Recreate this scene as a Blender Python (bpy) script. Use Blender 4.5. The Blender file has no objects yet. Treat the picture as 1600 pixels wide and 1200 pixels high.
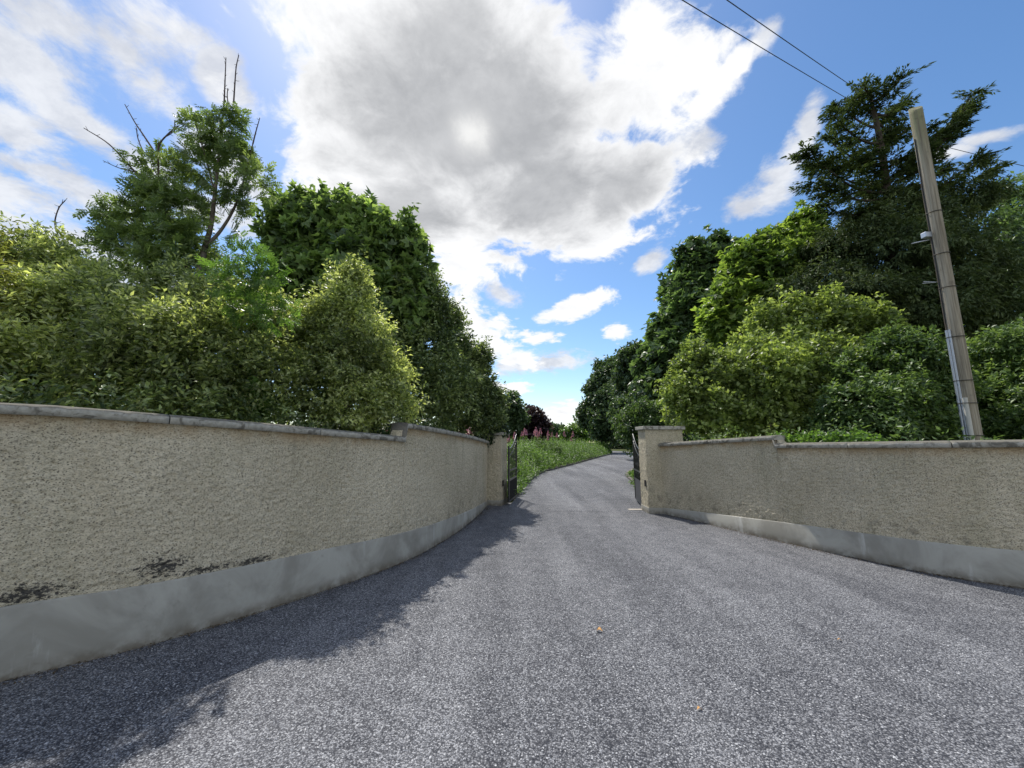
import bpy, bmesh, math, random
import numpy as np
from mathutils import Vector, Matrix

rnd = random.Random(7)
RS = np.random.RandomState(11)
S = bpy.context.scene
COL = S.collection
R = math.radians

# ------------------------------------------------------------------ camera
TH, F, H = R(8.6), 600.0, 1.6
cam_d = bpy.data.cameras.new('camera')
cam_d.sensor_width = 36; cam_d.lens = 36 * F / 1600
cam_d.clip_start = 0.05; cam_d.clip_end = 3000
cam = bpy.data.objects.new('camera', cam_d); COL.objects.link(cam)
cam.location = (0, 0, H); cam.rotation_euler = (R(90) + TH, 0, 0)
S.camera = cam

def ray(px, py):
    u = (px - 800) / F; v = (600 - py) / F
    return Vector((u, math.cos(TH) - v * math.sin(TH), math.sin(TH) + v * math.cos(TH)))
def at(px, py, Y):
    """point of the place seen at that spot of the photograph, Y metres ahead"""
    d = ray(px, py); return Vector((0, 0, H)) + d * (Y / d.y)

# ------------------------------------------------------------------ sun, sky
SUN_AZ, SUN_EL = R(-23.2), R(58)
sun_dir = Vector((math.sin(SUN_AZ) * math.cos(SUN_EL), math.cos(SUN_AZ) * math.cos(SUN_EL), math.sin(SUN_EL)))
sl = bpy.data.lights.new('sun', 'SUN'); sl.energy = 3.6; sl.angle = R(0.6); sl.color = (1, .95, .87)
so = bpy.data.objects.new('sun', sl); COL.objects.link(so)
so.rotation_euler = (-sun_dir).to_track_quat('-Z', 'Y').to_euler()
so.location = (0, 0, 30)

S.view_settings.view_transform = 'Standard'; S.view_settings.look = 'None'
S.view_settings.gamma = 1; S.view_settings.use_curve_mapping = False
S.view_settings.exposure = 0.45
S.render.engine = 'CYCLES'
cy = S.cycles
cy.max_bounces = 7; cy.diffuse_bounces = 4; cy.glossy_bounces = 2; cy.transmission_bounces = 5
cy.transparent_max_bounces = 6; cy.use_denoising = True; cy.caustics_reflective = False; cy.caustics_refractive = False
cy.sample_clamp_indirect = 4; cy.sample_clamp_direct = 8

class NT:
    """short writing for shader nodes"""
    def __init__(s, nt): s.t = nt; s.n = nt.nodes; s.l = nt.links; s.n.clear()
    def node(s, typ, ins=None, **kw):
        nd = s.n.new(typ)
        for k, v in kw.items(): setattr(nd, k, v)
        for k, v in (ins or {}).items():
            sk = nd.inputs[k]
            if isinstance(v, bpy.types.NodeSocket): s.l.new(v, sk)
            else: sk.default_value = v
        return nd
    def m(s, op, a, b=None, c=None, clamp=False):
        i = {0: a}
        if b is not None: i[1] = b
        if c is not None: i[2] = c
        nd = s.node('ShaderNodeMath', i, operation=op); nd.use_clamp = clamp
        return nd.outputs[0]
    def mr(s, v, a, b, c=0.0, d=1.0, smooth=True):
        nd = s.node('ShaderNodeMapRange', {0: v, 1: a, 2: b, 3: c, 4: d})
        if smooth: nd.interpolation_type = 'SMOOTHSTEP'
        return nd.outputs[0]
    def mix(s, f, a, b, typ='MIX'):
        nd = s.n.new('ShaderNodeMix'); nd.data_type = 'RGBA'; nd.blend_type = typ
        for k, v in ((0, f), (6, a), (7, b)):
            if isinstance(v, bpy.types.NodeSocket): s.l.new(v, nd.inputs[k])
            else: nd.inputs[k].default_value = v
        return nd.outputs[2]
    def noise(s, vec, scale, detail=4, rough=.55, dist=0.0, dim='3D'):
        nd = s.node('ShaderNodeTexNoise', {'Scale': scale, 'Detail': detail, 'Roughness': rough, 'Distortion': dist})
        nd.noise_dimensions = dim
        if vec is not None: s.l.new(vec, nd.inputs['Vector'])
        return nd.outputs['Fac']
    def scale(s, vec, x, y, z):
        return s.node('ShaderNodeVectorMath', {0: vec, 1: (x, y, z)}, operation='MULTIPLY').outputs[0]
def rgb(r, g, b): return (r, g, b, 1)

world = bpy.data.worlds.new('World'); S.world = world; world.use_nodes = True
w = NT(world.node_tree)
def build_sky():
    tc = w.node('ShaderNodeTexCoord').outputs['Generated']
    d = w.node('ShaderNodeVectorMath', {0: tc}, operation='NORMALIZE').outputs[0]
    sep = w.node('ShaderNodeSeparateXYZ', {0: d}).outputs
    zz = w.m('ADD', w.m('MAXIMUM', sep[2], 0.0), 0.22)
    cx = w.m('DIVIDE', sep[0], zz); cyy = w.m('DIVIDE', sep[1], zz)
    plane = w.node('ShaderNodeCombineXYZ', {0: cx, 1: cyy, 2: 0.0}).outputs[0]
    nish = w.node('ShaderNodeTexSky'); nish.sky_type = 'NISHITA'; nish.sun_disc = False
    nish.sun_elevation = SUN_EL; nish.sun_rotation = SUN_AZ
    nish.air_density = 1.0; nish.dust_density = 0.5; nish.ozone_density = 1.6
    sky = nish.outputs[0]
    hs = w.node('ShaderNodeHueSaturation', {'Saturation': 1.2, 'Value': 1.0, 'Color': sky}).outputs[0]
    def blob(px, py, rx, ry, rot=0.0):
        a = R(rot)
        c = ray(px, py).normalized()
        e1 = ray(px + rx * math.cos(a), py + rx * math.sin(a)).normalized() - c
        e2 = ray(px - ry * math.sin(a), py + ry * math.cos(a)).normalized() - c
        l1, l2 = e1.length, e2.length
        z = c; x = (e1 - z * e1.dot(z)).normalized(); y = z.cross(x)
        M = Matrix((x, y, z)).transposed()
        mp = w.node('ShaderNodeMapping', {'Vector': d, 'Location': c, 'Rotation': M.to_euler('XYZ'), 'Scale': (l1, l2, .8)}, vector_type='TEXTURE')
        return w.node('ShaderNodeVectorMath', {0: mp.outputs[0]}, operation='LENGTH').outputs['Value']
    # broken cumulus bank high ahead, soft streaks to the left, small puffs low over the drive
    dense = [(720,150,330,190,0),(860,300,230,110,-8),(1010,120,150,120,-10),(580,60,190,110,0),(530,230,110,110,0),
             (700,390,120,90,10),(730,500,90,60,40),(780,545,70,24,20),(1110,150,74,34,-45),(1150,100,50,22,-50),(650,300,200,120,0),(930,380,90,40,-20),
             (895,484,60,20,-18),(940,464,34,16,-10),(962,516,30,17,0),(845,527,40,13,0),
             (860,652,80,18,-12),(790,605,50,14,0),(880,640,40,14,-20)]
    thin = [(40,100,150,80,35),(225,50,110,70,45),(120,190,170,36,30),(90,290,230,46,22),(60,370,200,50,15),(230,260,110,36,30),
            (330,90,60,34,20),(330,330,120,36,10),(470,350,70,40,0),(150,430,220,60,10),(20,200,120,50,20),(1540,215,80,14,-12),(1490,235,50,14,-10),
            (840,570,100,16,-5),(785,462,34,16,20),(1017,406,34,16,-45),(1080,240,60,30,-40),(1190,60,60,20,-50),(240,130,60,60,60),(1210,290,90,34,-48),(1165,322,46,24,-30),(1262,205,56,18,-75),(1235,240,40,20,-60),(200,90,90,60,60),(290,60,60,60,70),(60,30,150,70,20),(360,260,90,46,40),(340,120,60,46,60),(20,290,160,60,20)]
    def field(lst):
        cur = None
        for b in lst:
            l = blob(*b); v = w.m('SUBTRACT', 1.0, l)
            cur = v if cur is None else w.m('MAXIMUM', cur, v)
        return w.m('MAXIMUM', cur, -1.0)
    warp = w.node('ShaderNodeTexNoise', {'Vector': plane, 'Scale': 2.2, 'Detail': 3.0}).outputs['Color']
    wv = w.node('ShaderNodeVectorMath', {0: warp, 1: (.5, .5, .5)}, operation='SUBTRACT').outputs[0]
    wv = w.node('ShaderNodeVectorMath', {0: wv, 3: .20}, operation='SCALE'); wv = wv.outputs[0]
    pw = w.node('ShaderNodeVectorMath', {0: plane, 1: wv}, operation='ADD').outputs[0]
    n1 = w.m('ADD', w.m('MULTIPLY', w.noise(pw, 3.4, 12, .62), .62), w.m('MULTIPLY', w.noise(pw, 9.0, 10, .62, .3), .38))
    n2 = w.noise(pw, 1.7, 8, .6)
    n4 = w.noise(pw, 6.5, 11, .64)
    stretch = w.node('ShaderNodeMapping', {'Vector': pw, 'Rotation': (0, 0, R(-25)), 'Scale': (1.0, .6, 1)}).outputs[0]
    n3 = w.m('ADD', w.m('MULTIPLY', w.noise(stretch, 4.2, 10, .62), .5), w.m('MULTIPLY', w.noise(pw, 9.0, 10, .66), .5))
    # the same broken cloud goes on behind the viewer
    back = w.mr(sep[1], .15, -.35)
    bf = w.m('MULTIPLY', w.m('SUBTRACT', n2, .30), 2.0)
    bf = w.m('SUBTRACT', w.m('MULTIPLY', w.m('ADD', bf, 1.0), back), 1.0)
    Fd = w.m('MAXIMUM', field(dense), bf)
    corel = [(740,190,270,170,0),(860,300,170,100,-10),(700,60,160,100,0),(960,300,110,60,-30),(640,330,110,70,0)]
    Fc = field(corel)
    dd = w.m('ADD', w.m('ADD', w.m('MULTIPLY', Fd, 1.05), w.m('MULTIPLY', w.m('MAXIMUM', Fc, 0.0), 1.7)), w.m('MULTIPLY', w.m('SUBTRACT', n1, .5), 5.0))
    aD = w.mr(dd, .0, .55)
    thick = w.mr(w.m('ADD', w.m('ADD', w.m('MULTIPLY', Fc, 1.1), w.m('MULTIPLY', w.m('SUBTRACT', n1, .5), 2.2)), w.m('MULTIPLY', back, .9)), -.1, .75)
    Ft = field(thin)
    dt = w.m('ADD', w.m('MULTIPLY', Ft, 1.1), w.m('MULTIPLY', w.m('SUBTRACT', n3, .47), 5.0))
    aT = w.m('MULTIPLY', w.mr(dt, .0, .95), .92)
    # thin places let the sun through, thick ones go grey
    sd = w.node('ShaderNodeVectorMath', {0: d, 1: sun_dir}, operation='DOT_PRODUCT').outputs['Value']
    near_sun = w.mr(sd, .55, 1.0)
    glow = w.mr(w.m('ADD', blob(735, 206, 60, 64), w.m('MULTIPLY', w.m('SUBTRACT', n4, .5), 1.6)), 1.0, .0)
    bil = w.mr(n2, .3, .7)
    core = w.m('MULTIPLY', thick, w.m('ADD', w.m('MULTIPLY', bil, .30), .70))
    core = w.m('ADD', core, w.m('MULTIPLY', w.m('SUBTRACT', .5, n4), .9), clamp=True)
    cD = w.mix(core, rgb(6.0, 6.05, 6.15), rgb(2.35, 2.43, 2.58))
    cD = w.mix(w.m('MULTIPLY', near_sun, .12), cD, rgb(5.8, 5.8, 5.8))
    cD = w.mix(w.m('MULTIPLY', w.m('MULTIPLY', glow, glow), .75), cD, rgb(6.2, 6.2, 6.1))
    cT = w.mix(w.mr(n4, .35, .65), rgb(3.9, 4.05, 4.4), rgb(5.3, 5.4, 5.6))
    out = w.mix(aT, hs, cT)
    out = w.mix(aD, out, cD)
    bg = w.node('ShaderNodeBackground', {'Color': out, 'Strength': SKY_STRENGTH})
    w.l.new(bg.outputs[0], w.node('ShaderNodeOutputWorld').inputs[0])
SKY_STRENGTH = 0.125
build_sky()

# ------------------------------------------------------------------ helpers
def tag(o, label=None, cat=None, group=None, kind=None):
    if label: o['label'] = label
    if cat: o['category'] = cat
    if group: o['group'] = group
    if kind: o['kind'] = kind
    return o
def link(name, me, mat, parent=None):
    o = bpy.data.objects.new(name, me); COL.objects.link(o)
    if mat is not None and len(me.materials) == 0: me.materials.append(mat)
    if parent: o.parent = parent
    return o
def empty(name, loc, rz=0):
    o = bpy.data.objects.new(name, None); COL.objects.link(o); o.location = loc; o.rotation_euler = (0, 0, rz)
    o.empty_display_size = .2
    return o
def np_mesh(name, V, T, smooth=False, tint=None):
    """mesh from arrays; T is (n,3) or (n,4)"""
    V = np.asarray(V, np.float32); T = np.asarray(T, np.int32); k = T.shape[1]
    me = bpy.data.meshes.new(name)
    me.vertices.add(len(V)); me.vertices.foreach_set('co', V.ravel())
    me.loops.add(T.size); me.loops.foreach_set('vertex_index', T.ravel())
    me.polygons.add(len(T))
    me.polygons.foreach_set('loop_start', np.arange(0, T.size, k, dtype=np.int32))
    if smooth: me.polygons.foreach_set('use_smooth', np.ones(len(T), bool))
    if tint is not None:
        at_ = me.attributes.new('tint', 'FLOAT', 'POINT'); at_.data.foreach_set('value', np.asarray(tint, np.float32))
    me.update(calc_edges=True)
    return me
def bm_mesh(name, bm, smooth=False):
    me = bpy.data.meshes.new(name); bm.normal_update(); bm.to_mesh(me); bm.free()
    if smooth:
        for p in me.polygons: p.use_smooth = True
    return me
def hash3(i, j, k, seed):
    n = (i * 374761393 + j * 668265263 + k * 2147483647 + seed * 974634777).astype(np.int64) & 0xffffffff
    n = ((n ^ (n >> 13)) * 1274126177) & 0xffffffff
    return ((n ^ (n >> 16)) & 0xffff).astype(np.float64) / 65535.0
def vnoise(P, scale, seed=0):
    """value noise in 0..1 at the points P"""
    P = np.asarray(P, np.float64) * scale
    i = np.floor(P).astype(np.int64); f = P - i; f = f * f * (3 - 2 * f)
    out = 0
    for a in (0, 1):
        for b in (0, 1):
            for c in (0, 1):
                wgt = (f[:, 0] if a else 1 - f[:, 0]) * (f[:, 1] if b else 1 - f[:, 1]) * (f[:, 2] if c else 1 - f[:, 2])
                out = out + wgt * hash3(i[:, 0] + a, i[:, 1] + b, i[:, 2] + c, seed)
    return out
def tubes(paths, sides=6):
    """paths: list of (points, radii) -> V, T of open-ended tapered tubes"""
    Vs, Ts, off = [], [], 0
    for pts, rad in paths:
        pts = np.asarray(pts, float); rad = np.asarray(rad, float); n = len(pts)
        tg = np.gradient(pts, axis=0); tg /= np.linalg.norm(tg, axis=1)[:, None] + 1e-9
        ref = np.array([0.31, 0.17, 1.0]) if abs(tg[0][2]) < .8 else np.array([1.0, .2, .1])
        a = np.cross(tg, ref); a /= np.linalg.norm(a, axis=1)[:, None] + 1e-9; b = np.cross(tg, a)
        ang = np.arange(sides) * 2 * math.pi / sides
        ring = a[:, None, :] * np.cos(ang)[None, :, None] + b[:, None, :] * np.sin(ang)[None, :, None]
        V = pts[:, None, :] + ring * rad[:, None, None]
        Vs.append(V.reshape(-1, 3))
        i = np.arange(n - 1)[:, None] * sides; j = np.arange(sides)[None, :]; j2 = (j + 1) % sides
        q = np.stack([i + j, i + j2, i + sides + j2, i + sides + j], -1).reshape(-1, 4) + off
        Ts.append(q)
        cap = np.array([[off + (n - 1) * sides + x, off + (n - 1) * sides + x + 1, off + (n - 1) * sides + (x + 2) % sides, off + (n - 1) * sides] for x in range(1, sides - 2)]) if False else None
        off += n * sides
    return np.concatenate(Vs), np.concatenate(Ts)
def tube_obj(name, paths, mat, parent=None, sides=6):
    V, T = tubes(paths, sides)
    return link(name, np_mesh(name, V, T, smooth=True), mat, parent)
def catmull(P, n):
    P = [np.array(p, float) for p in P]
    P = [2 * P[0] - P[1]] + P + [2 * P[-1] - P[-2]]
    out = []
    for i in range(1, len(P) - 2):
        for t in np.linspace(0, 1, n, endpoint=False):
            a, b, c, d = P[i - 1], P[i], P[i + 1], P[i + 2]
            out.append(.5 * (2 * b + (c - a) * t + (2 * a - 5 * b + 4 * c - d) * t * t + (3 * b - a - 3 * c + d) * t ** 3))
    out.append(P[-2]); return np.array(out)
def resample(P, step):
    L = np.concatenate([[0], np.cumsum(np.linalg.norm(np.diff(P, axis=0), axis=1))])
    n = max(2, int(round(L[-1] / step)) + 1); s = np.linspace(0, L[-1], n)
    return np.stack([np.interp(s, L, P[:, k]) for k in range(P.shape[1])], 1), s
def bm_box(bm, x0, x1, y0, y1, z0, z1, bev=0):
    r = bmesh.ops.create_cube(bm, size=1.0)
    for v in r['verts']:
        v.co = Vector((x0 + (v.co.x + .5) * (x1 - x0), y0 + (v.co.y + .5) * (y1 - y0), z0 + (v.co.z + .5) * (z1 - z0)))
    if bev:
        es = {e for v in r['verts'] for e in v.link_edges}
        bmesh.ops.bevel(bm, geom=list(es), offset=bev, segments=2, affect='EDGES', profile=.6)

# ------------------------------------------------------------------ materials
def mat(name):
    m = bpy.data.materials.new(name); m.use_nodes = True
    return m, NT(m.node_tree)
def finish(t, shader, disp=None):
    o = t.node('ShaderNodeOutputMaterial'); t.l.new(shader, o.inputs[0])
def principled(t, color, rough, bump=None, bstr=.3, bdist=.01, metal=0.0, spec=.5):
    p = t.node('ShaderNodeBsdfPrincipled', {'Base Color': color, 'Roughness': rough, 'Metallic': metal, 'Specular IOR Level': spec})
    if bump is not None:
        b = t.node('ShaderNodeBump', {'Height': bump, 'Strength': bstr, 'Distance': bdist})
        t.l.new(b.outputs[0], p.inputs['Normal'])
    return p.outputs[0]
def pos(t): return t.node('ShaderNodeNewGeometry').outputs['Position']
def ramp(t, f, stops):
    nd = t.node('ShaderNodeValToRGB', {0: f}); e = nd.color_ramp.elements
    while len(e) < len(stops): e.new(.5)
    for i, (p_, c) in enumerate(stops): e[i].position = p_; e[i].color = (*c, 1)
    return nd.outputs[0]

def m_chippings():
    m, t = mat('surface_dressing'); p = pos(t)
    v = t.node('ShaderNodeTexVoronoi', {'Vector': p, 'Scale': 105.0, 'Randomness': 1.0})
    v2 = t.node('ShaderNodeTexVoronoi', {'Vector': p, 'Scale': 210.0, 'Randomness': 1.0})
    cs = t.node('ShaderNodeSeparateColor', {0: v.outputs['Color']}).outputs[0]
    cs2 = t.node('ShaderNodeSeparateColor', {0: v2.outputs['Color']}).outputs[1]
    big = t.noise(p, .55, 5, .6); mid = t.noise(p, 4.0, 6, .7)
    track = t.noise(t.scale(p, 1.5, .13, 1), 1.0, 5, .6, .3)
    k = t.m('ADD', t.m('MULTIPLY', cs, .68), t.m('MULTIPLY', cs2, .32))
    k = t.m('ADD', k, t.m('MULTIPLY', t.m('SUBTRACT', mid, .5), .5))
    k = t.m('ADD', k, t.m('MULTIPLY', t.m('SUBTRACT', track, .5), .8))
    k = t.m('ADD', k, t.m('MULTIPLY', t.m('SUBTRACT', big, .5), .3))
    c = ramp(t, k, [(.14, (.022, .025, .035)), (.38, (.102, .104, .114)), (.62, (.205, .210, .225)), (.92, (.41, .414, .430))])
    gap = t.mr(v.outputs['Distance'], .35, .75)
    c = t.mix(t.m('MULTIPLY', gap, .75), c, rgb(.03, .032, .04))
    # bitumen showing through where stones have been lost
    bare = t.mr(t.noise(p, 1.3, 9, .72, .4), .60, .70)
    c = t.mix(t.m('MULTIPLY', bare, .55), c, rgb(.06, .062, .07))
    h = t.m('SUBTRACT', t.m('MULTIPLY', cs, .6), t.m('MULTIPLY', v.outputs['Distance'], 1.2))
    finish(t, principled(t, c, .75, h, .8, .006, spec=.35)); return m
def m_roughcast():
    m, t = mat('roughcast_render'); p = pos(t)
    z = t.node('ShaderNodeSeparateXYZ', {0: p}).outputs[2]
    a = t.noise(t.scale(p, 1, 1, 1.7), 30, 8, .72); b = t.noise(p, 1.1, 5, .6); c0 = t.noise(t.scale(p, 1, 1, 1.5), 75, 5, .7)
    base = t.mix(t.mr(b, .3, .72), rgb(.565, .50, .365), rgb(.70, .63, .48))
    g = t.noise(t.scale(p, 1, 1, .25), 2.6, 6, .65)
    base = t.mix(t.mr(g, .48, .72, 0, .45), base, rgb(.40, .37, .25))
    # dark specks sit in the hollows of the dashing
    spk = t.mr(c0, .52, .40); base = t.mix(t.m('MULTIPLY', spk, .55), base, rgb(.16, .14, .105))
    spk2 = t.mr(a, .46, .34); base = t.mix(t.m('MULTIPLY', spk2, .6), base, rgb(.12, .11, .09))
    vo = t.node('ShaderNodeTexVoronoi', {'Vector': t.scale(p, 1, 1, 1.4), 'Scale': 62.0, 'Randomness': 1.0})
    vc = t.node('ShaderNodeSeparateColor', {0: vo.outputs['Color']}).outputs[0]
    dens = t.noise(p, 2.2, 5, .65)
    pit = t.m('MULTIPLY', t.mr(vo.outputs['Distance'], .42, .22), t.mr(t.m('ADD', vc, dens), 1.0, 1.12))
    base = t.mix(t.m('MULTIPLY', pit, .85), base, rgb(.075, .068, .055))
    run = t.m('MULTIPLY', t.mr(t.noise(t.scale(p, 7, 7, .35), 1.0, 5, .65), .52, .72), t.mr(t.node('ShaderNodeAttribute', attribute_name='tint').outputs['Fac'], .75, .02))
    base = t.mix(t.m('MULTIPLY', run, .5), base, rgb(.26, .235, .18))
    # rusty stain below the coping
    zt = t.node('ShaderNodeAttribute', attribute_name='tint').outputs['Fac']     # distance below the coping
    top = t.m('MULTIPLY', t.mr(zt, .16, .0), t.mr(t.noise(p, 3.0, 6, .7), .32, .6))
    base = t.mix(t.m('MULTIPLY', top, .6), base, rgb(.34, .21, .09))
    # patchy grime, a long uneven damp band low down
    gr = t.mr(t.noise(t.scale(p, 1, 1, .7), .9, 7, .7, .4), .50, .68); base = t.mix(t.m('MULTIPLY', gr, .30), base, rgb(.30, .27, .20))
    lowb = t.m('MULTIPLY', t.mr(z, .75, .42), t.mr(t.noise(p, 7.0, 7, .72), .50, .66)); base = t.mix(t.m('MULTIPLY', lowb, .55), base, rgb(.15, .14, .11))
    # black algae low down near the footpath end
    def patch(loc, sx, sz):
        mp = t.node('ShaderNodeMapping', {'Vector': p, 'Location': loc, 'Scale': (sx, sx, sz)}, vector_type='TEXTURE').outputs[0]
        return t.m('SUBTRACT', 1.0, t.node('ShaderNodeVectorMath', {0: mp}, operation='LENGTH').outputs['Value'])
    pt = None
    for q in (((-2.72, 3.60, .49), .32, .05), ((-2.92, 3.40, .58), .22, .13), ((-3.42, 2.92, .54), .30, .09), ((-2.50, 3.9, .48), .22, .05)):
        v = patch(*q); pt = v if pt is None else t.m('MAXIMUM', pt, v)
    al = t.mr(t.m('ADD', pt, t.m('MULTIPLY', t.m('SUBTRACT', a, .5), 5.0)), .35, .7)
    al = t.m('MULTIPLY', al, t.mr(pt, -.5, .1))
    base = t.mix(t.m('MULTIPLY', al, .9), base, rgb(.028, .028, .032))
    h = t.m('ADD', t.m('MULTIPLY', c0, .5), t.noise(p, 110, 3, .6))
    finish(t, principled(t, base, .92, h, .9, .008, spec=.15)); return m
def m_plaster(name, lo, hi, dark):
    m, t = mat(name); p = pos(t)
    a = t.noise(t.scale(p, 1, 1, .8), 1.6, 5, .6, .5); b = t.noise(p, 9, 6, .65)
    c = t.mix(t.mr(a, .38, .62), lo, hi)
    st = t.noise(t.scale(p, 6, 6, .9), 1.0, 6, .6)
    c = t.mix(t.mr(st, .60, .72, 0, .5), c, rgb(.58, .58, .55))
    c = t.mix(t.mr(b, .58, .75, 0, .4), c, dark)
    z = t.node('ShaderNodeSeparateXYZ', {0: p}).outputs[2]
    low = t.m('MULTIPLY', t.mr(z, .13, .0), t.mr(b, .3, .6)); c = t.mix(t.m('MULTIPLY', low, .75), c, rgb(.13, .105, .075))
    finish(t, principled(t, c, .85, t.noise(p, 60, 6, .7), .25, .004, spec=.2)); return m
def m_coping():
    m, t = mat('coping_concrete'); p = pos(t)
    a = t.noise(p, 7, 8, .7, .6); b = t.noise(p, 28, 5, .6)
    c = t.mix(t.mr(b, .3, .7), rgb(.32, .305, .26), rgb(.45, .435, .385))
    n = t.node('ShaderNodeSeparateXYZ', {0: t.node('ShaderNodeNewGeometry').outputs['Normal']}).outputs[2]
    moss = t.m('MAXIMUM', t.mr(a, .50, .60), t.mr(t.m('ADD', n, t.m('MULTIPLY', a, 1.0)), .75, 1.1))
    c = t.mix(t.m('MULTIPLY', moss, .72), c, rgb(.075, .067, .052))
    li = t.mr(t.noise(p, 40, 4, .6, 1.0), .66, .7); c = t.mix(t.m('MULTIPLY', li, .7), c, rgb(.5, .46, .33))
    finish(t, principled(t, c, .93, t.m('ADD', b, a), .5, .01, spec=.15)); return m
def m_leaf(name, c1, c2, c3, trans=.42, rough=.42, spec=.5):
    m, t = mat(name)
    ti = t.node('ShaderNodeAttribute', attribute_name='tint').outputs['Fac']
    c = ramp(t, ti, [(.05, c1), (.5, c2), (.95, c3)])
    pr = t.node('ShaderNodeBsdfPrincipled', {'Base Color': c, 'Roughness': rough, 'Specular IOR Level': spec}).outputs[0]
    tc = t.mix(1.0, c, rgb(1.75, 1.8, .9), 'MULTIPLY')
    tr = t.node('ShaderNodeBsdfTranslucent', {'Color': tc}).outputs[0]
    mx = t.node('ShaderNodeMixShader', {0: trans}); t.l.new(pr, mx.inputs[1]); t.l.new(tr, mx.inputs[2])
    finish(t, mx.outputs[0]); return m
def m_bark(name, a, b, sc=14):
    m, t = mat(name); p = pos(t)
    n = t.noise(t.scale(p, 1, 1, .25), sc, 7, .7)
    finish(t, principled(t, t.mix(t.mr(n, .3, .7), a, b), .9, n, .6, .02, spec=.15)); return m
def m_plain(name, c, rough=.6, metal=0.0, var=.25, sc=20, spec=.4):
    m, t = mat(name); p = pos(t); n = t.noise(p, sc, 5, .65)
    cc = t.mix(n, tuple(x * (1 - var) for x in c[:3]) + (1,), tuple(min(1, x * (1 + var)) for x in c[:3]) + (1,))
    finish(t, principled(t, cc, rough, n, .15, .004, metal=metal, spec=spec)); return m
def m_soil():
    m, t = mat('grassy_soil'); p = pos(t)
    a = t.noise(p, 1.2, 8, .7); b = t.noise(p, 14, 6, .7)
    c = t.mix(t.mr(a, .35, .65), rgb(.05, .065, .022), rgb(.085, .10, .035)); c = t.mix(t.mr(b, .5, .7), c, rgb(.06, .045, .03))
    finish(t, principled(t, c, .95, b, .8, .05, spec=.1)); return m
def m_polewood():
    m, t = mat('weathered_pole_wood'); p = pos(t)
    n = t.noise(t.scale(p, 30, 30, .8), 1.0, 7, .7); q = t.noise(p, 5, 5, .6)
    z = t.node('ShaderNodeSeparateXYZ', {0: p}).outputs[2]
    c = t.mix(t.mr(n, .3, .7), rgb(.17, .145, .11), rgb(.42, .375, .30))
    c = t.mix(t.mr(q, .6, .75, 0, .5), c, rgb(.11, .09, .07))
    grn = t.m('MULTIPLY', t.mr(z, 7.0, 8.6), t.mr(n, .3, .6)); c = t.mix(t.m('MULTIPLY', grn, .6), c, rgb(.17, .19, .06))
    ck = t.mr(t.noise(t.scale(p, 70, 70, .5), 1.0, 3, .5), .66, .72); c = t.mix(ck, c, rgb(.04, .032, .026))
    finish(t, principled(t, c, .9, t.m('SUBTRACT', n, ck), .7, .01, spec=.15)); return m

MCHIP, MROUGH, MCOP, MSOIL, MPOLE = m_chippings(), m_roughcast(), m_coping(), m_soil(), m_polewood()
MPLIN = m_plaster('plinth_plaster', rgb(.27, .26, .225), rgb(.40, .39, .345), rgb(.19, .18, .15))
MPILL = MROUGH
MIRON = m_plain('black_gate_paint', rgb(.012, .013, .015), .35, 0, .3, 40, .6)
MGALV = m_plain('galvanised_steel', rgb(.42, .45, .5), .42, .6, .15, 30)
MPVC = m_plain('grey_pipe', rgb(.5, .49, .45), .5, 0, .12, 12)
MBAND = m_plain('dark_strap', rgb(.05, .045, .04), .6, .3, .3)
MCABLE = m_plain('black_cable', rgb(.012, .012, .013), .5, 0, .1)
MKERB = m_plain('kerb_concrete', rgb(.17, .155, .14), .9, 0, .35, 9, .2)
MSTEP = m_plain('pale_concrete', rgb(.5, .45, .38), .85, 0, .15, 30, .2)
MBARK = m_bark('grey_brown_bark', rgb(.075, .06, .048), rgb(.17, .145, .115))
MBARKD = m_bark('dark_bark', rgb(.035, .028, .022), rgb(.085, .07, .055))
MTWIG = m_bark('bare_twig_bark', rgb(.07, .05, .05), rgb(.13, .10, .095), 60)
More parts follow.
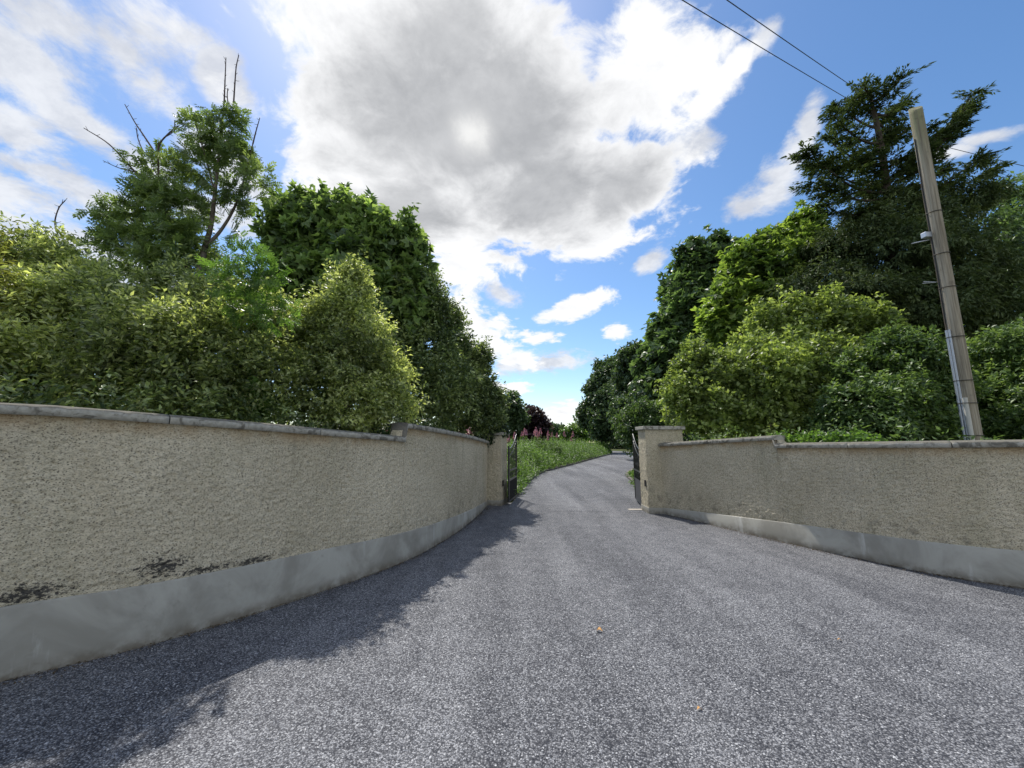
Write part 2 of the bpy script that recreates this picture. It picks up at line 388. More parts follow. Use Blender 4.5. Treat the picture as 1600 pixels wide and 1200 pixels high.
L = {
 'olive': m_leaf('olive_green_leaf', (0.065, 0.091, 0.034), (0.181, 0.225, 0.091), (0.636, 0.677, 0.320), .46, .38, .55),
 'willow': m_leaf('yellow_green_leaf', (0.089, 0.105, 0.028), (0.163, 0.186, 0.052), (0.313, 0.313, 0.101), .42),
 'ash': m_leaf('ash_leaf', (0.066, 0.101, 0.037), (0.120, 0.175, 0.063), (0.252, 0.325, 0.127), .42, .38),
 'syc': m_leaf('sycamore_leaf', (0.049, 0.081, 0.033), (0.119, 0.182, 0.068), (0.338, 0.451, 0.169), .45),
 'holm': m_leaf('evergreen_oak_leaf', (0.042, 0.067, 0.027), (0.109, 0.154, 0.062), (0.374, 0.450, 0.174), .30, .36),
 'bright': m_leaf('fresh_green_leaf', (0.051, 0.105, 0.023), (0.095, 0.174, 0.041), (0.170, 0.276, 0.069), .5),
 'lime': m_leaf('lime_sycamore_leaf', (0.038, 0.069, 0.018), (0.105, 0.168, 0.042), (0.283, 0.376, 0.092), .5),
 'chest': m_leaf('dark_chestnut_leaf', (0.028, 0.051, 0.022), (0.073, 0.122, 0.051), (0.194, 0.290, 0.123), .35),
 'hazel': m_leaf('yellowish_shrub_leaf', (0.064, 0.095, 0.028), (0.154, 0.208, 0.061), (0.381, 0.458, 0.157), .42, .45),
 'laurel': m_leaf('glossy_laurel_leaf', (0.026, 0.052, 0.018), (0.078, 0.132, 0.045), (0.223, 0.319, 0.110), .32, .46, .4),
 'cyp': m_leaf('cypress_spray', (0.034, 0.053, 0.024), (0.070, 0.103, 0.043), (0.140, 0.175, 0.073), .2, .6, .2),
 'copper': m_leaf('copper_beech_leaf', (0.020, 0.013, 0.017), (0.040, 0.022, 0.028), (0.074, 0.042, 0.048), .3),
 'far': m_leaf('distant_hedge_leaf', (0.030, 0.055, 0.027), (0.059, 0.099, 0.047), (0.109, 0.164, 0.075), .3),
 'ivy': m_leaf('ivy_leaf', (0.018, 0.036, 0.015), (0.034, 0.062, 0.026), (0.060, 0.095, 0.039), .2, .35),
 'weed': m_leaf('weed_leaf', (0.047, 0.093, 0.024), (0.084, 0.152, 0.041), (0.165, 0.255, 0.075), .45),
 'pink': m_leaf('fireweed_petal', (0.240, 0.089, 0.196), (0.360, 0.145, 0.306), (0.484, 0.247, 0.419), .4),
}

# ------------------------------------------------------------------ ground and drive
def road_z(y): return 0.0 if y < 11 else min(.0125 * (y - 11), .55)
def bank_z(x, y):
    """lie of the land: level at the gate, a bank left of the drive"""
    z = max(0.0, .0125 * (y - 11)) if y > 11 else 0
    return min(z, .9)
left_edge = catmull([(-.10, 9.4), (.0, 10.6), (.34, 13.0), (.78, 16), (1.62, 19.6), (4.0, 25.2), (7.2, 33), (9.8, 39.5), (10.6, 43.5), (9.6, 48), (6, 54), (0, 60), (-8, 64)], 10)
tg = np.gradient(left_edge, axis=0); tg /= np.linalg.norm(tg, axis=1)[:, None]
nrm = np.stack([tg[:, 1], -tg[:, 0]], 1)
wid = np.interp(left_edge[:, 1], [9, 10, 14, 20, 64], [3.4, 3.5, 3.95, 3.9, 3.9])
right_edge = left_edge + nrm * wid[:, None]

gv, gt = [], []
xs = [-400, -150, -60, -30, -18, -10, -5, 0, 5, 10, 18, 30, 60, 150, 400]; ys = [-60, -20, -6, 0, 5, 10, 11, 15, 20, 30, 40, 55, 70, 100, 200, 500]
for y in ys:
    for x in xs: gv.append((x, y, bank_z(x, y) - .03 if y > 11 else -.03))
nx = len(xs)
for j in range(len(ys) - 1):
    for i in range(nx - 1): gt.append((j * nx + i, j * nx + i + 1, (j + 1) * nx + i + 1, (j + 1) * nx + i))
tag(link('ground', np_mesh('ground', gv, gt), MSOIL), 'grassy earth under the trees and beyond the walls', kind='structure')

# forecourt, gently uneven
fx = np.arange(-9, 11.01, .25); fy = np.arange(-5, 10.61, .2)
X, Y = np.meshgrid(fx, fy); P3 = np.stack([X.ravel(), Y.ravel(), 0 * X.ravel()], 1)
P3[:, 2] = (vnoise(P3, .5, 3) - .5) * .02 * np.clip((9.2 - P3[:, 1]), 0, 1)
nx = len(fx); q = [(j * nx + i, j * nx + i + 1, (j + 1) * nx + i + 1, (j + 1) * nx + i) for j in range(len(fy) - 1) for i in range(nx - 1)]
WL = np.array([(-9.2, -5), (-9.2, -.6), (-7.2, .4), (-5.2, 1.45), (-4.2, 2.2), (-3.46, 2.87), (-2.59, 3.73), (-2.06, 4.49), (-1.45, 5.55), (-1.05, 7.0), (-.64, 10.1), (-.5, 11)])
WR = np.array([(11.2, -5), (11.2, 2.9), (8.6, 3.3), (6.7, 3.95), (5.72, 4.5), (5.16, 5.03), (4.38, 6.53), (3.43, 9.02), (3.43, 11)])
def inside(x, y): return np.interp(y, WL[:, 1], WL[:, 0]) - .16 <= x <= np.interp(y, WR[:, 1], WR[:, 0]) + .16
q = [f_ for f_ in q if inside(P3[f_[0]][0] + .12, P3[f_[0]][1] + .1)]
tag(link('forecourt', np_mesh('forecourt', P3, q, True), MCHIP), 'grey stone-chip surfaced splay in front of the gateway', kind='structure')
rv, rt = [], []
K = 8
for i in range(len(left_edge)):
    for k in range(K + 1):
        u = k / K; x, y = left_edge[i] * (1 - u) + right_edge[i] * u
        rv.append((x, y, .004 + road_z(left_edge[i][1]) + .05 * math.sin(math.pi * u) * min(1, max(0, (y - 11) / 4))))
for i in range(len(left_edge) - 1):
    for k in range(K): rt.append((i * (K + 1) + k, i * (K + 1) + k + 1, (i + 1) * (K + 1) + k + 1, (i + 1) * (K + 1) + k))
tag(link('driveway', np_mesh('driveway', rv, rt, True), MCHIP), 'grey chipped drive curving away beyond the gate', kind='structure')

# kerb edging along the drive
def kerb(edge, side, i0, i1, name='kerb', label=''):
    root = empty(name, (edge[i0][0], edge[i0][1], road_z(edge[i0][1]))); tag(root, label, kind='structure')
    P, s = resample(edge[i0:i1], .9)
    for i in range(len(P) - 1):
        a, b = P[i], P[i + 1]; dv = (b - a); ln = np.linalg.norm(dv)
        if ln < .05: continue
        bm = bmesh.new(); bm_box(bm, .01, ln - .012, 0, .12, -.08, .10, .012)
        o = link('kerb_stone', bm_mesh('kerb_stone', bm), MKERB, root)
        ang = math.atan2(dv[1], dv[0]) + rnd.uniform(-.012, .012)
        o.rotation_euler = (0, 0, ang)
        off = 0.0 if side > 0 else -.12
        n_ = Vector((-math.sin(ang), math.cos(ang), 0)) * off
        o.location = Vector((a[0], a[1], road_z(a[1]) + rnd.uniform(-.012, .012))) + n_ - root.location
kerb(left_edge, 1, 13, 95, 'kerb', 'low dark kerb between the drive and the weedy bank')
kerb(right_edge, -1, 13, 60, 'kerb', 'low kerb on the right edge of the drive beyond the gate')

# ------------------------------------------------------------------ walls
def wall(front, left_normal, name, label, ztop, zplin, fine_range, cuts, step):
    """front: plan polyline of the rendered face; left_normal: +1 if the visible face looks to the left of travel.
    ztop(s,p) / zplin(s,p) heights; step = arc position where the coping drops"""
    C = catmull(front, 24); P, s = resample(C, .012)
    root = empty(name, (P[0][0], P[0][1], 0)); ro = np.array([P[0][0], P[0][1], 0.0])
    t_ = np.gradient(P, axis=0); t_ /= np.linalg.norm(t_, axis=1)[:, None]
    N = np.stack([-t_[:, 1], t_[:, 0]], 1) * left_normal          # looks at the viewer
    thick = .22
    for (s0, s1) in cuts:
        fine = s0 >= fine_range[0] - 1e-6 and s1 <= fine_range[1] + 1e-6
        stp = 1 if fine else 5
        idx = np.where((s >= s0 - 1e-6) & (s <= s1 + 1e-6))[0][::stp]
        p, n, ss = P[idx], N[idx], s[idx]
        top = np.array([ztop(a) for a in ss]); pl = np.array([zplin(a) for a in ss])
        dz = .012 if fine else .05
        rows = int((top - pl).max() / dz)
        u = np.linspace(0, 1, rows)
        Z = pl[None, :] + (top - pl)[None, :] * u[:, None]
        G = np.zeros((rows, len(idx), 3)); G[..., 0] = p[None, :, 0]; G[..., 1] = p[None, :, 1]; G[..., 2] = Z
        flat = G.reshape(-1, 3)
        q = flat * np.array([1, 1, 1.6])
        d = (vnoise(q, 26, 1) - .5) * .010 + (vnoise(q, 70, 2) - .5) * .014 + (vnoise(q, 3, 4) - .5) * .010
        pits = vnoise(q, 46, 9); d -= np.clip(.32 - pits, 0, 1) * .06
        d = d.reshape(rows, -1); G[..., 0] += n[None, :, 0] * d; G[..., 1] += n[None, :, 1] * d
        tint = (top[None, :] - Z)
        V = G.reshape(-1, 3) - ro; m_ = len(idx)
        i = np.arange(m_ - 1)[None, :]; j = np.arange(rows - 1)[:, None] * m_
        T = np.stack([j + i, j + i + 1, j + m_ + i + 1, j + m_ + i], -1).reshape(-1, 4)
        if left_normal > 0: T = T[:, ::-1]
        # back face and ends so the wall is solid
        link('render_face', np_mesh('render_face', V, T, False, tint.ravel()), MROUGH, root)
        bi = idx[::max(1, len(idx) // 24)]
        if bi[-1] != idx[-1]: bi = np.append(bi, idx[-1])
        pp, nn = P[bi], N[bi]; tt = np.array([ztop(a) for a in s[bi]])
        Vb = []
        for a in range(len(bi)):
            f_ = pp[a] - nn[a] * .03; b_ = pp[a] - nn[a] * thick
            Vb += [(f_[0], f_[1], -.1), (b_[0], b_[1], -.1), (b_[0], b_[1], tt[a]), (f_[0], f_[1], tt[a])]
        Tb = []
        for a in range(len(bi) - 1):
            for e in range(4): Tb.append((a * 4 + e, a * 4 + (e + 1) % 4, a * 4 + 4 + (e + 1) % 4, a * 4 + 4 + e))
        Tb += [(0, 1, 2, 3), (len(Vb) - 4, len(Vb) - 1, len(Vb) - 2, len(Vb) - 3)]
        link('wall_core', np_mesh('wall_core', np.array(Vb) - ro, Tb, False, np.ones(len(Vb))), MROUGH, root)
    # smooth plinth, slightly proud
    idx = np.arange(0, len(s), 8); Vp, Tp = [], []
    for a in idx:
        z = zplin(s[a]); w_ = (vnoise(np.array([[P[a][0], P[a][1], 0]]), 2, 7)[0] - .5) * .012
        for off, zz in ((.018 + w_, -.1), (.018 + w_, z - .012), (.010 + w_, z), (-.02, z + .002)):
            c = P[a] + N[a] * off; Vp.append((c[0], c[1], zz))
    for a in range(len(idx) - 1):
        for e in range(3): Tp.append((a * 4 + e, a * 4 + e + 1, a * 4 + 5 + e, a * 4 + 4 + e))
    link('plinth', np_mesh('plinth', np.array(Vp) - ro, Tp, True), MPLIN, root)
    # coping laid as separate slabs
    for (s0, s1) in cuts:
        n = max(1, int(round((s1 - s0) / 1.15))); ed = np.linspace(s0, s1, n + 1)
        for k in range(n):
            a0, a1 = ed[k] + (.004 if k else -.03 * (s0 == step)), ed[k + 1] - (.004 if k < n - 1 else 0)
            mm = np.linspace(a0, a1, max(6, int((a1 - a0) / .03))); Vc, Tc = [], []
            for a in mm:
                px_, py_ = np.interp(a, s, P[:, 0]), np.interp(a, s, P[:, 1]); n0, n1 = np.interp(a, s, N[:, 0]), np.interp(a, s, N[:, 1])
                z = ztop(a); j0 = rnd.uniform(-.005, .005); j1 = rnd.uniform(-.006, .006)
                for off, zz in ((.045 + j0, z), (.045 + j0 * .5, z + .058 + j1), (.035, z + .068 + j1), (-thick / 2, z + .086), (-thick - .03, z + .072), (-thick - .04, z)):
                    Vc.append((px_ + n0 * off, py_ + n1 * off, zz))
            for a in range(len(mm) - 1):
                for e in range(6): Tc.append((a * 6 + e, a * 6 + (e + 1) % 6, a * 6 + 6 + (e + 1) % 6, a * 6 + 6 + e))
            V = np.array(Vc) - ro; me = np_mesh('coping_slab', V, Tc)
            bm = bmesh.new(); bm.from_mesh(me)
            bm.verts.ensure_lookup_table()
            bm.faces.new([bm.verts[i] for i in range(6)]); bm.faces.new([bm.verts[len(mm) * 6 - 6 + i] for i in range(5, -1, -1)])
            bmesh.ops.recalc_face_normals(bm, faces=bm.faces); bm.to_mesh(me); bm.free()
            link('coping_slab', me, MCOP, root)
    tag(root, label, 'wall')
    return root, P, s

Lp = [(-7.2, .4), (-5.2, 1.45), (-4.2, 2.2), (-3.46, 2.87), (-2.99, 3.27), (-2.59, 3.73), (-2.06, 4.49), (-1.45, 5.55), (-1.05, 7.0), (-.82, 8.4), (-.64, 10.1)]
Lc, Ls = resample(catmull(Lp, 24), .012)
def arc(P, s, x, y): return float(s[np.argmin((P[:, 0] - x) ** 2 + (P[:, 1] - y) ** 2)])
sS = arc(Lc, Ls, -1.49, 5.43); s0 = arc(Lc, Ls, -3.46, 2.87); sE = float(Ls[-1]); sF = arc(Lc, Ls, -3.9, 2.45)
def ltop(a): return float(np.interp(a, [0, s0, sS - 1e-3], [1.85, 1.795, 1.60])) if a < sS else float(np.interp(a, [sS, sE], [1.795, 1.56]))
def lpl(a): return float(np.interp(a, [0, s0, arc(Lc, Ls, -2.06, 4.49), arc(Lc, Ls, -1.45, 5.55), sE], [.5, .48, .43, .38, .12]))
wall(Lp, -1, 'boundary_wall', 'long curved cream roughcast wall with dark mossy coping on the left of the drive', ltop, lpl, (sF, sE), [(0, sF), (sF, sS), (sS, sE)], sS)
Rp = [(3.43, 9.02), (3.83, 8.05), (4.38, 6.53), (4.77, 5.72), (5.16, 5.03), (5.72, 4.5), (6.7, 3.95), (8.6, 3.3), (11, 2.9)]
Rc, Rss = resample(catmull(Rp, 24), .012)
rS = arc(Rc, Rss, 4.40, 6.47); rF = arc(Rc, Rss, 6.2, 4.2); rE = float(Rss[-1])
def rtop(a): return float(np.interp(a, [0, rS], [1.50, 1.635])) if a <= rS else float(np.interp(a, [rS, rF, rE], [1.50, 1.55, 1.6]))
def rpl(a): return float(np.interp(a, [0, rS, arc(Rc, Rss, 5.67, 4.54), rE], [.13, .32, .40, .45]))
wall(Rp, -1, 'boundary_wall', 'cream roughcast wall with stepped coping on the right, in front of the utility pole', rtop, rpl, (0, rF), [(0, rS), (rS, rF), (rF, rE)], rS)

def rough_box(name, w_, d_, z0, z1, mt, parent, amp=.006, res=.02, grow=0.0):
    """box with roughcast relief on its four sides, origin at the front left corner"""
    bm = bmesh.new(); bm_box(bm, -grow, w_ + grow, -grow, d_ + grow, z0, z1)
    bmesh.ops.recalc_face_normals(bm, faces=bm.faces)
    n = int(max(w_, z1 - z0) / res); n = min(n, 48)
    bmesh.ops.subdivide_edges(bm, edges=bm.edges[:], cuts=n, use_grid_fill=True)
    P_ = np.array([v.co[:] for v in bm.verts]); d = (vnoise(P_, 26, 5) - .5) * 2 * amp + (vnoise(P_, 60, 6) - .5) * amp
    bm.normal_update()
    for v, dd in zip(bm.verts, d): v.co += v.normal * dd
    me = bm_mesh(name, bm); a = me.attributes.new('tint', 'FLOAT', 'POINT'); a.data.foreach_set('value', np.full(len(me.vertices), .5, np.float32))
    return link(name, me, mt, parent)
def pillar(loc, rz, w_, d_, h, label):
    r = empty('gate_pillar', loc, rz)
    rough_box('shaft', w_, d_, .13, h - .085, MPILL, r)
    rough_box('plinth', w_, d_, -.1, .129, MPLIN, r, .001, .1, .012)
    bm = bmesh.new(); bm_box(bm, -.055, w_ + .055, -.055, d_ + .055, h - .083, h, .014)
    for v in bm.verts:
        if v.co.z > h - .03: v.co.z += .02 * (1 - min(1, abs(v.co.x - w_ / 2) / (w_ / 2)))
    link('cap', bm_mesh('cap', bm), MCOP, r)
    tag(r, label, 'gate pillar', 'pillars either side of the gateway'); return r
pr_ = pillar((3.10, 9.02, 0), 0, .87, .5, 1.97, 'broad bare gate pillar with flat cap, right of the drive')
pl_ = pillar((-.28 - .6 * math.cos(R(17)), 10.08 + .6 * math.sin(R(17)), 0), -R(17), .6, .5, 1.86, 'gate pillar with ivy over its top, left of the drive')
def lockbox(parent, x, y, z):
    bm = bmesh.new(); bm_box(bm, x - .012, x + .012, y - .04, y + .04, z - .07, z + .07, .004)
    link('latch_plate', bm_mesh('latch_plate', bm), MBAND, parent)
lockbox(pr_, -.012, .12, .66); lockbox(pl_, .612, .12, .55)
# pale concrete sill by the right gate
bm = bmesh.new(); bm_box(bm, 2.78, 3.12, 9.44, 9.56, -.05, .018, .005)
tag(link('gate_stop', bm_mesh('gate_stop', bm), MSTEP), 'pale flat concrete strip in the ground at the foot of the right gate', 'gate stop')

# ------------------------------------------------------------------ gates
def gate(hinge, free, label, flip=1):
    h = Vector((hinge[0], hinge[1], .0)); d = Vector((free[0] - hinge[0], free[1] - hinge[1], 0)); Lg = d.length
    r = empty('iron_gate', h, math.atan2(d.y, d.x))
    top = lambda x: 1.42 + .42 * (max(0, x) / Lg) ** 2.2
    def bar(name, pts, rad, sides=6, mt=MIRON): return tube_obj(name, [(pts, [rad] * len(pts) if not hasattr(rad, '__len__') else rad)], mt, r, sides)
    bm = bmesh.new(); bm_box(bm, 0, .05, -.02, .02, .07, 1.50, .004); link('hinge_stile', bm_mesh('hinge_stile', bm), MIRON, r)
    bm = bmesh.new(); bm_box(bm, Lg - .04, Lg, -.02, .02, .07, 1.80, .004); link('free_stile', bm_mesh('free_stile', bm), MIRON, r)
    for z in (.09, .62, .86):
        bm = bmesh.new(); bm_box(bm, .05, Lg - .04, -.018, .018, z - .02, z + .02, .003); link('rail', bm_mesh('rail', bm), MIRON, r)
    for zo, rr in ((0.0, .016), (-.17, .012)):
        pts = [(x, 0, top(x) + zo) for x in np.linspace(.02, Lg - .02, 16)]
        bar('top_scroll' if zo else 'top_rail', pts, rr)
    # crook on the free end
    pts = [(Lg - .02 - .05 * math.sin(a) * (1 if a < 3 else .6), 0, top(Lg) + .04 + .06 * (1 - math.cos(a)) * .5) for a in np.linspace(0, 4.2, 12)]
    bar('finial', pts, .011)
    n = 10
    for k in range(1, n):
        x = .05 + (Lg - .09) * k / n; bar('upright', [(x, 0, .10), (x, 0, .7), (x, 0, top(x) - .01)], .008, 5)
    for k in range(n):
        x = .05 + (Lg - .09) * (k + .5) / n; bar('dog_bar', [(x, 0, .10), (x, 0, .4), (x, 0, .61)], .007, 5)
    bm = bmesh.new(); bm_box(bm, .05, Lg - .04, .004, .008, .11, .60); link('kick_plate', bm_mesh('kick_plate', bm), MIRON, r)
    for k in range(4):
        cx = .16 + k * (Lg - .3) / 3; a = np.linspace(0, 5.2, 18); rr = .085 * (1 - a / 8)
        bar('scroll', [(cx + rr_ * math.cos(q), 0, .74 + rr_ * math.sin(q)) for q, rr_ in zip(a, rr)], .006, 5)
    for z in (.25, 1.3):
        bar('hinge', [(-.07, 0, z), (0, 0, z), (.04, 0, z)], .016)
    tag(r, label, 'gate', 'pair of open iron gates'); return r
gate((-.09, 10.12), (.13, 11.45), 'black iron gate leaf swung open beside the ivy-topped left pillar')
gate((3.16, 9.58), (3.40, 10.9), 'black iron gate leaf swung open beside the bare right pillar')

# ------------------------------------------------------------------ utility pole and wires
PB = at(1523, 690, 7.2); PX, PY = PB.x, PB.y
pole = empty('utility_pole', (PX, PY, 0)); PT = 8.62
zs = np.linspace(-.2, PT, 60); ang = np.arange(20) * 2 * math.pi / 20; Vp = []
for z in zs:
    r_ = .118 - .0018 * z
    for a in ang:
        zz = z if z < PT - .01 else z + .10 * math.cos(a - 1.0)
        k = 1 + .03 * (vnoise(np.array([[math.cos(a) * 2, math.sin(a) * 2, z * .4]]), 1.5, 8)[0] - .5)
        Vp.append((r_ * k * math.cos(a), r_ * k * math.sin(a), zz))
Tp = [(i * 20 + j, i * 20 + (j + 1) % 20, i * 20 + 20 + (j + 1) % 20, i * 20 + 20 + j) for i in range(59) for j in range(20)]
Vp.append((0, 0, PT)); nv = len(Vp) - 1; me = np_mesh('shaft', Vp, Tp, True)
bm = bmesh.new(); bm.from_mesh(me); bm.verts.ensure_lookup_table()
for j in range(20): bm.faces.new((bm.verts[59 * 20 + j], bm.verts[59 * 20 + (j + 1) % 20], bm.verts[nv]))
bm.to_mesh(me); bm.free(); link('shaft', me, MPOLE, pole)
tov = Vector((-PX, -PY, 0)).normalized(); side = Vector((-tov.y, tov.x, 0))   # towards the viewer / along the pole's face
def onpole(a, z, out=0.0):
    """point on the pole's skin; a = angle from the viewer's side, positive to the viewer's left"""
    d = tov * math.cos(a) - side * math.sin(a); r_ = .118 - .0018 * z + out
    return np.array((d.x * r_, d.y * r_, z))
LS = 1.0
def runp(name, a, z0, z1, rad, mt, out=0.0, wob=0.0, sides=8):
    zz = np.linspace(z0, z1, 24)
    return tube_obj(name, [([onpole(a + wob * math.sin(z * 2.1), z, out + rad * .6) for z in zz], [rad] * 24)], mt, pole, sides)
runp('earth_cable', LS * .95, 3.9, 7.9, .010, MCABLE, 0, .06)
runp('service_cable', LS * 1.05, 3.2, 6.9, .013, MBARK, 0, .02)
runp('cable_cover', LS * 1.0, .2, 3.75, .026, MGALV, -.004)
runp('cable_cover', LS * .62, .2, 3.75, .018, MGALV, -.002)
o = runp('conduit', LS * .20, .2, 2.42, .036, MPVC, .0, 0, 12)
for z in (1.72, 2.32, 2.75, 3.6, 4.6, 5.3, 6.2):
    a = np.linspace(-1.6, 1.6, 20); out = .012
    if z < 2.4: pts = [onpole(x, z, .012 + .075 * math.exp(-((x - .22) / .28) ** 2) + .03 * math.exp(-((x - .9) / .3) ** 2)) for x in a]
    else: pts = [onpole(x, z, out + (.04 if z < 3.8 else .01) * math.exp(-((x - .9) / .3) ** 2)) for x in a]
    tube_obj('strap', [(pts, [.007] * 20)], MBAND, pole, 5)
# clamp bracket with a small insulator and two step irons on the left
bm = bmesh.new(); bm_box(bm, -.09, .09, -.05, .05, -.055, .055, .01)
b_ = link('bracket', bm_mesh('bracket', bm), MGALV, pole); q = onpole(1.05, 5.75, .05); b_.location = q; b_.rotation_euler = (0, 0, math.atan2(q[1], q[0]) + .4)
p0 = onpole(1.25, 5.66, .02); dl = Vector((-.93, .3, -.12)).normalized()
tube_obj('bracket_arm', [([p0 + np.array(dl) * t for t in (0, .1, .22, .30)], [.012, .012, .012, .006])], MGALV, pole)
p0 = onpole(1.3, 4.75, .0)
tube_obj('step_iron', [([p0 + np.array((-1, .2, .12)) * t for t in (0, .12, .24)], [.008] * 3)], MGALV, pole)
tube_obj('step_iron', [([p0 + np.array((-1, .2, -.02)) * t for t in (0, .12, .26)], [.006] * 3)], MGALV, pole)
tag(pole, 'leaning-looking weathered wooden pole with grey conduits behind the right wall', 'utility pole')
pole['label'] = 'tall weathered wooden pole with grey conduits strapped on, behind the right wall'
def wire(a, b, sag, rad, label):
    a, b = Vector(a), Vector(b); pts = []
    for t in np.linspace(0, 1, 40):
        p = a.lerp(b, t); p.z -= sag * 4 * t * (1 - t); pts.append(np.array(p) - np.array(a))
    o = tube_obj('overhead_wire', [(pts, [rad] * 40)], MCABLE, None, 6); o.location = a
    tag(o, label, 'wire', 'wires over the drive')
PTOP = Vector((PX, PY, 0))
A1 = PTOP + Vector(onpole(2.2, 8.2)); A2 = PTOP + Vector(onpole(2.6, 8.35))
wire(at(1450, 226, 24), at(1000, -40, 8.0), .10, .014, 'lower of the two dark wires running down to the cypress')
wire(at(1450, 213, 24), at(1070, -46, 8.0), .10, .014, 'upper of the two dark wires running down to the cypress')
wire(at(1440, 220, 24), at(1800, 306, 17), .05, .017, 'single dark wire coming out from behind the wooden pole to the right edge')

# ------------------------------------------------------------------ foliage
def unit(a): return a / (np.linalg.norm(a, axis=-1, keepdims=True) + 1e-9)
def leaves(p, a, n, Ln, Wd, kind, tint):
    """leaf meshes at points p, along a, facing n"""
    b = unit(np.cross(a, n)); n = unit(np.cross(b, a)); N = len(p)
    Ln = Ln[:, None]; Wd = Wd[:, None]
    def diamond(p, a, b, n, L_, W_):
        V = np.stack([p, p + a * L_ * .45 + b * W_ * .5 + n * W_ * .18, p + a * L_ - n * L_ * .10, p + a * L_ * .45 - b * W_ * .5 + n * W_ * .18], 1)
        i = np.arange(len(p))[:, None] * 4
        T = np.concatenate([i + np.array([[0, 1, 2]]), i + np.array([[0, 2, 3]])], 0)
        return V.reshape(-1, 3), T
    if kind == 'oval':
        V, T = diamond(p, a, b, n, Ln, Wd); return V, T, np.repeat(tint, 4)
    if kind == 'palm':
        Vs, Ts, off = [], [], 0
        for ang, sc in ((-.95, .78), (0, 1.0), (.95, .78)):
            aa = a * math.cos(ang) + b * math.sin(ang); bb = np.cross(aa, n)
            V, T = diamond(p, aa, bb, n, Ln * sc, Wd * .62); Vs.append(V); Ts.append(T + off); off += len(V)
        return np.concatenate(Vs), np.concatenate(Ts), np.tile(np.repeat(tint, 4), 3)
    if kind == 'pinnate':
        Vs, Ts, off = [], [], 0
        for k in range(4):
            for sg in (-1, 1):
                q = p + a * Ln * (.25 + .22 * k) - n * Ln * .05 * k
                aa = unit(a * .55 + b * sg * .85)
                V, T = diamond(q, aa, np.cross(aa, n), n, Ln * .42, Wd * .32); Vs.append(V); Ts.append(T + off); off += len(V)
        q = p + a * Ln; V, T = diamond(q, a, b, n, Ln * .4, Wd * .32); Vs.append(V); Ts.append(T + off)
        return np.concatenate(Vs), np.concatenate(Ts), np.tile(np.repeat(tint, 4), 9)
def crown_points(lobes, n_clump, inner=.45, rough=.28, seed=0, droop=0.0, hole=.0):
    rs = np.random.RandomState(seed + 5)
    c = np.array([l[0] for l in lobes]); r = np.array([l[1] for l in lobes])
    wgt = np.array([(rr[0] * rr[1] * rr[2]) ** (2 / 3) for rr in r]); wgt /= wgt.sum()
    k = rs.choice(len(lobes), n_clump, p=wgt)
    d = unit(rs.normal(size=(n_clump, 3)))
    rad = inner + (1.03 - inner) * rs.rand(n_clump) ** .55
    bump = 1 + rough * 1.7 * (vnoise(d * 1.0 + k[:, None] * 7.3, 2.3, seed) - .5) + rough * 1.7 * (vnoise(d + k[:, None] * 3.1, 5.5, seed + 1) - .5) - rough * .32
    P = c[k] + d * r[k] * (rad * bump)[:, None]
    if hole > 0:
        rm = float(np.median(r)); keep = vnoise(P, 2.4 / rm, seed + 3) > hole
        P, d, k, rad = P[keep], d[keep], k[keep], rad[keep]
    # drop clumps lying deep inside another lobe
    keep = np.ones(len(P), bool)
    for j in range(len(lobes)):
        q = np.linalg.norm((P - c[j]) / r[j], axis=1); keep &= ~((q < inner * .8) & (k != j))
    return P[keep], d[keep], k[keep], rad[keep]
def crown_mesh(name, lobes, n_clump, per, leaf, kind, clump, seed, inner=.45, rough=.28, up=.45, hole=.3, width=.42, org=(0, 0, 0), flat=.5, sprigs=0.0, zmin=.25):
    rs = np.random.RandomState(seed)
    P, d, k, rad = crown_points(lobes, n_clump, inner, rough, seed, hole=hole)
    ok = P[:, 2] > zmin; P, d, k, rad = P[ok], d[ok], k[ok], rad[ok]
    n = len(P); tw = unit(d * .75 + np.array([0, 0, up]) + rs.normal(size=(n, 3)) * .38)
    sz = clump * (.6 + .8 * rs.rand(n)); 
    if sprigs:
        longer = (rs.rand(n) < sprigs) & (rad > .85); sz[longer] *= 1.8; tw[longer] = unit(tw[longer] + np.array([0, 0, .8])); thin_ = np.where(longer, .45, 1.0)
    else: thin_ = np.ones(n)
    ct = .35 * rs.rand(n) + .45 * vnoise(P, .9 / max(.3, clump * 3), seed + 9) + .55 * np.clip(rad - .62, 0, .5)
    i = np.repeat(np.arange(n), per); m_ = len(i); t = rs.rand(m_)
    rd = unit(rs.normal(size=(m_, 3))); rd = unit(rd - tw[i] * (rd * tw[i]).sum(1)[:, None])
    spread = (.42 * np.sin(np.pi * np.clip(t * .8 + .15, 0, 1)))[:, None] * (sz * thin_)[i][:, None]
    p = P[i] + tw[i] * (t * sz[i])[:, None] + rd * spread * rs.rand(m_)[:, None]
    a = unit(tw[i] * .55 + rd * .8 + rs.normal(size=(m_, 3)) * .25 - np.array([0, 0, .12 if up > 0 else .5]))
    nn = unit(np.array([0, 0, 1.0]) * flat + d[i] * .35 + rs.normal(size=(m_, 3)) * .5)
    Ln = leaf * (.65 + .6 * rs.rand(m_)); Wd = Ln * width * (.8 + .4 * rs.rand(m_))
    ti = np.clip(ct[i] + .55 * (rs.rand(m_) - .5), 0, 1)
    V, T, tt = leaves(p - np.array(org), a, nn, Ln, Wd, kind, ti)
    return np_mesh(name, V, T, False, tt), (P, d, k, rad)
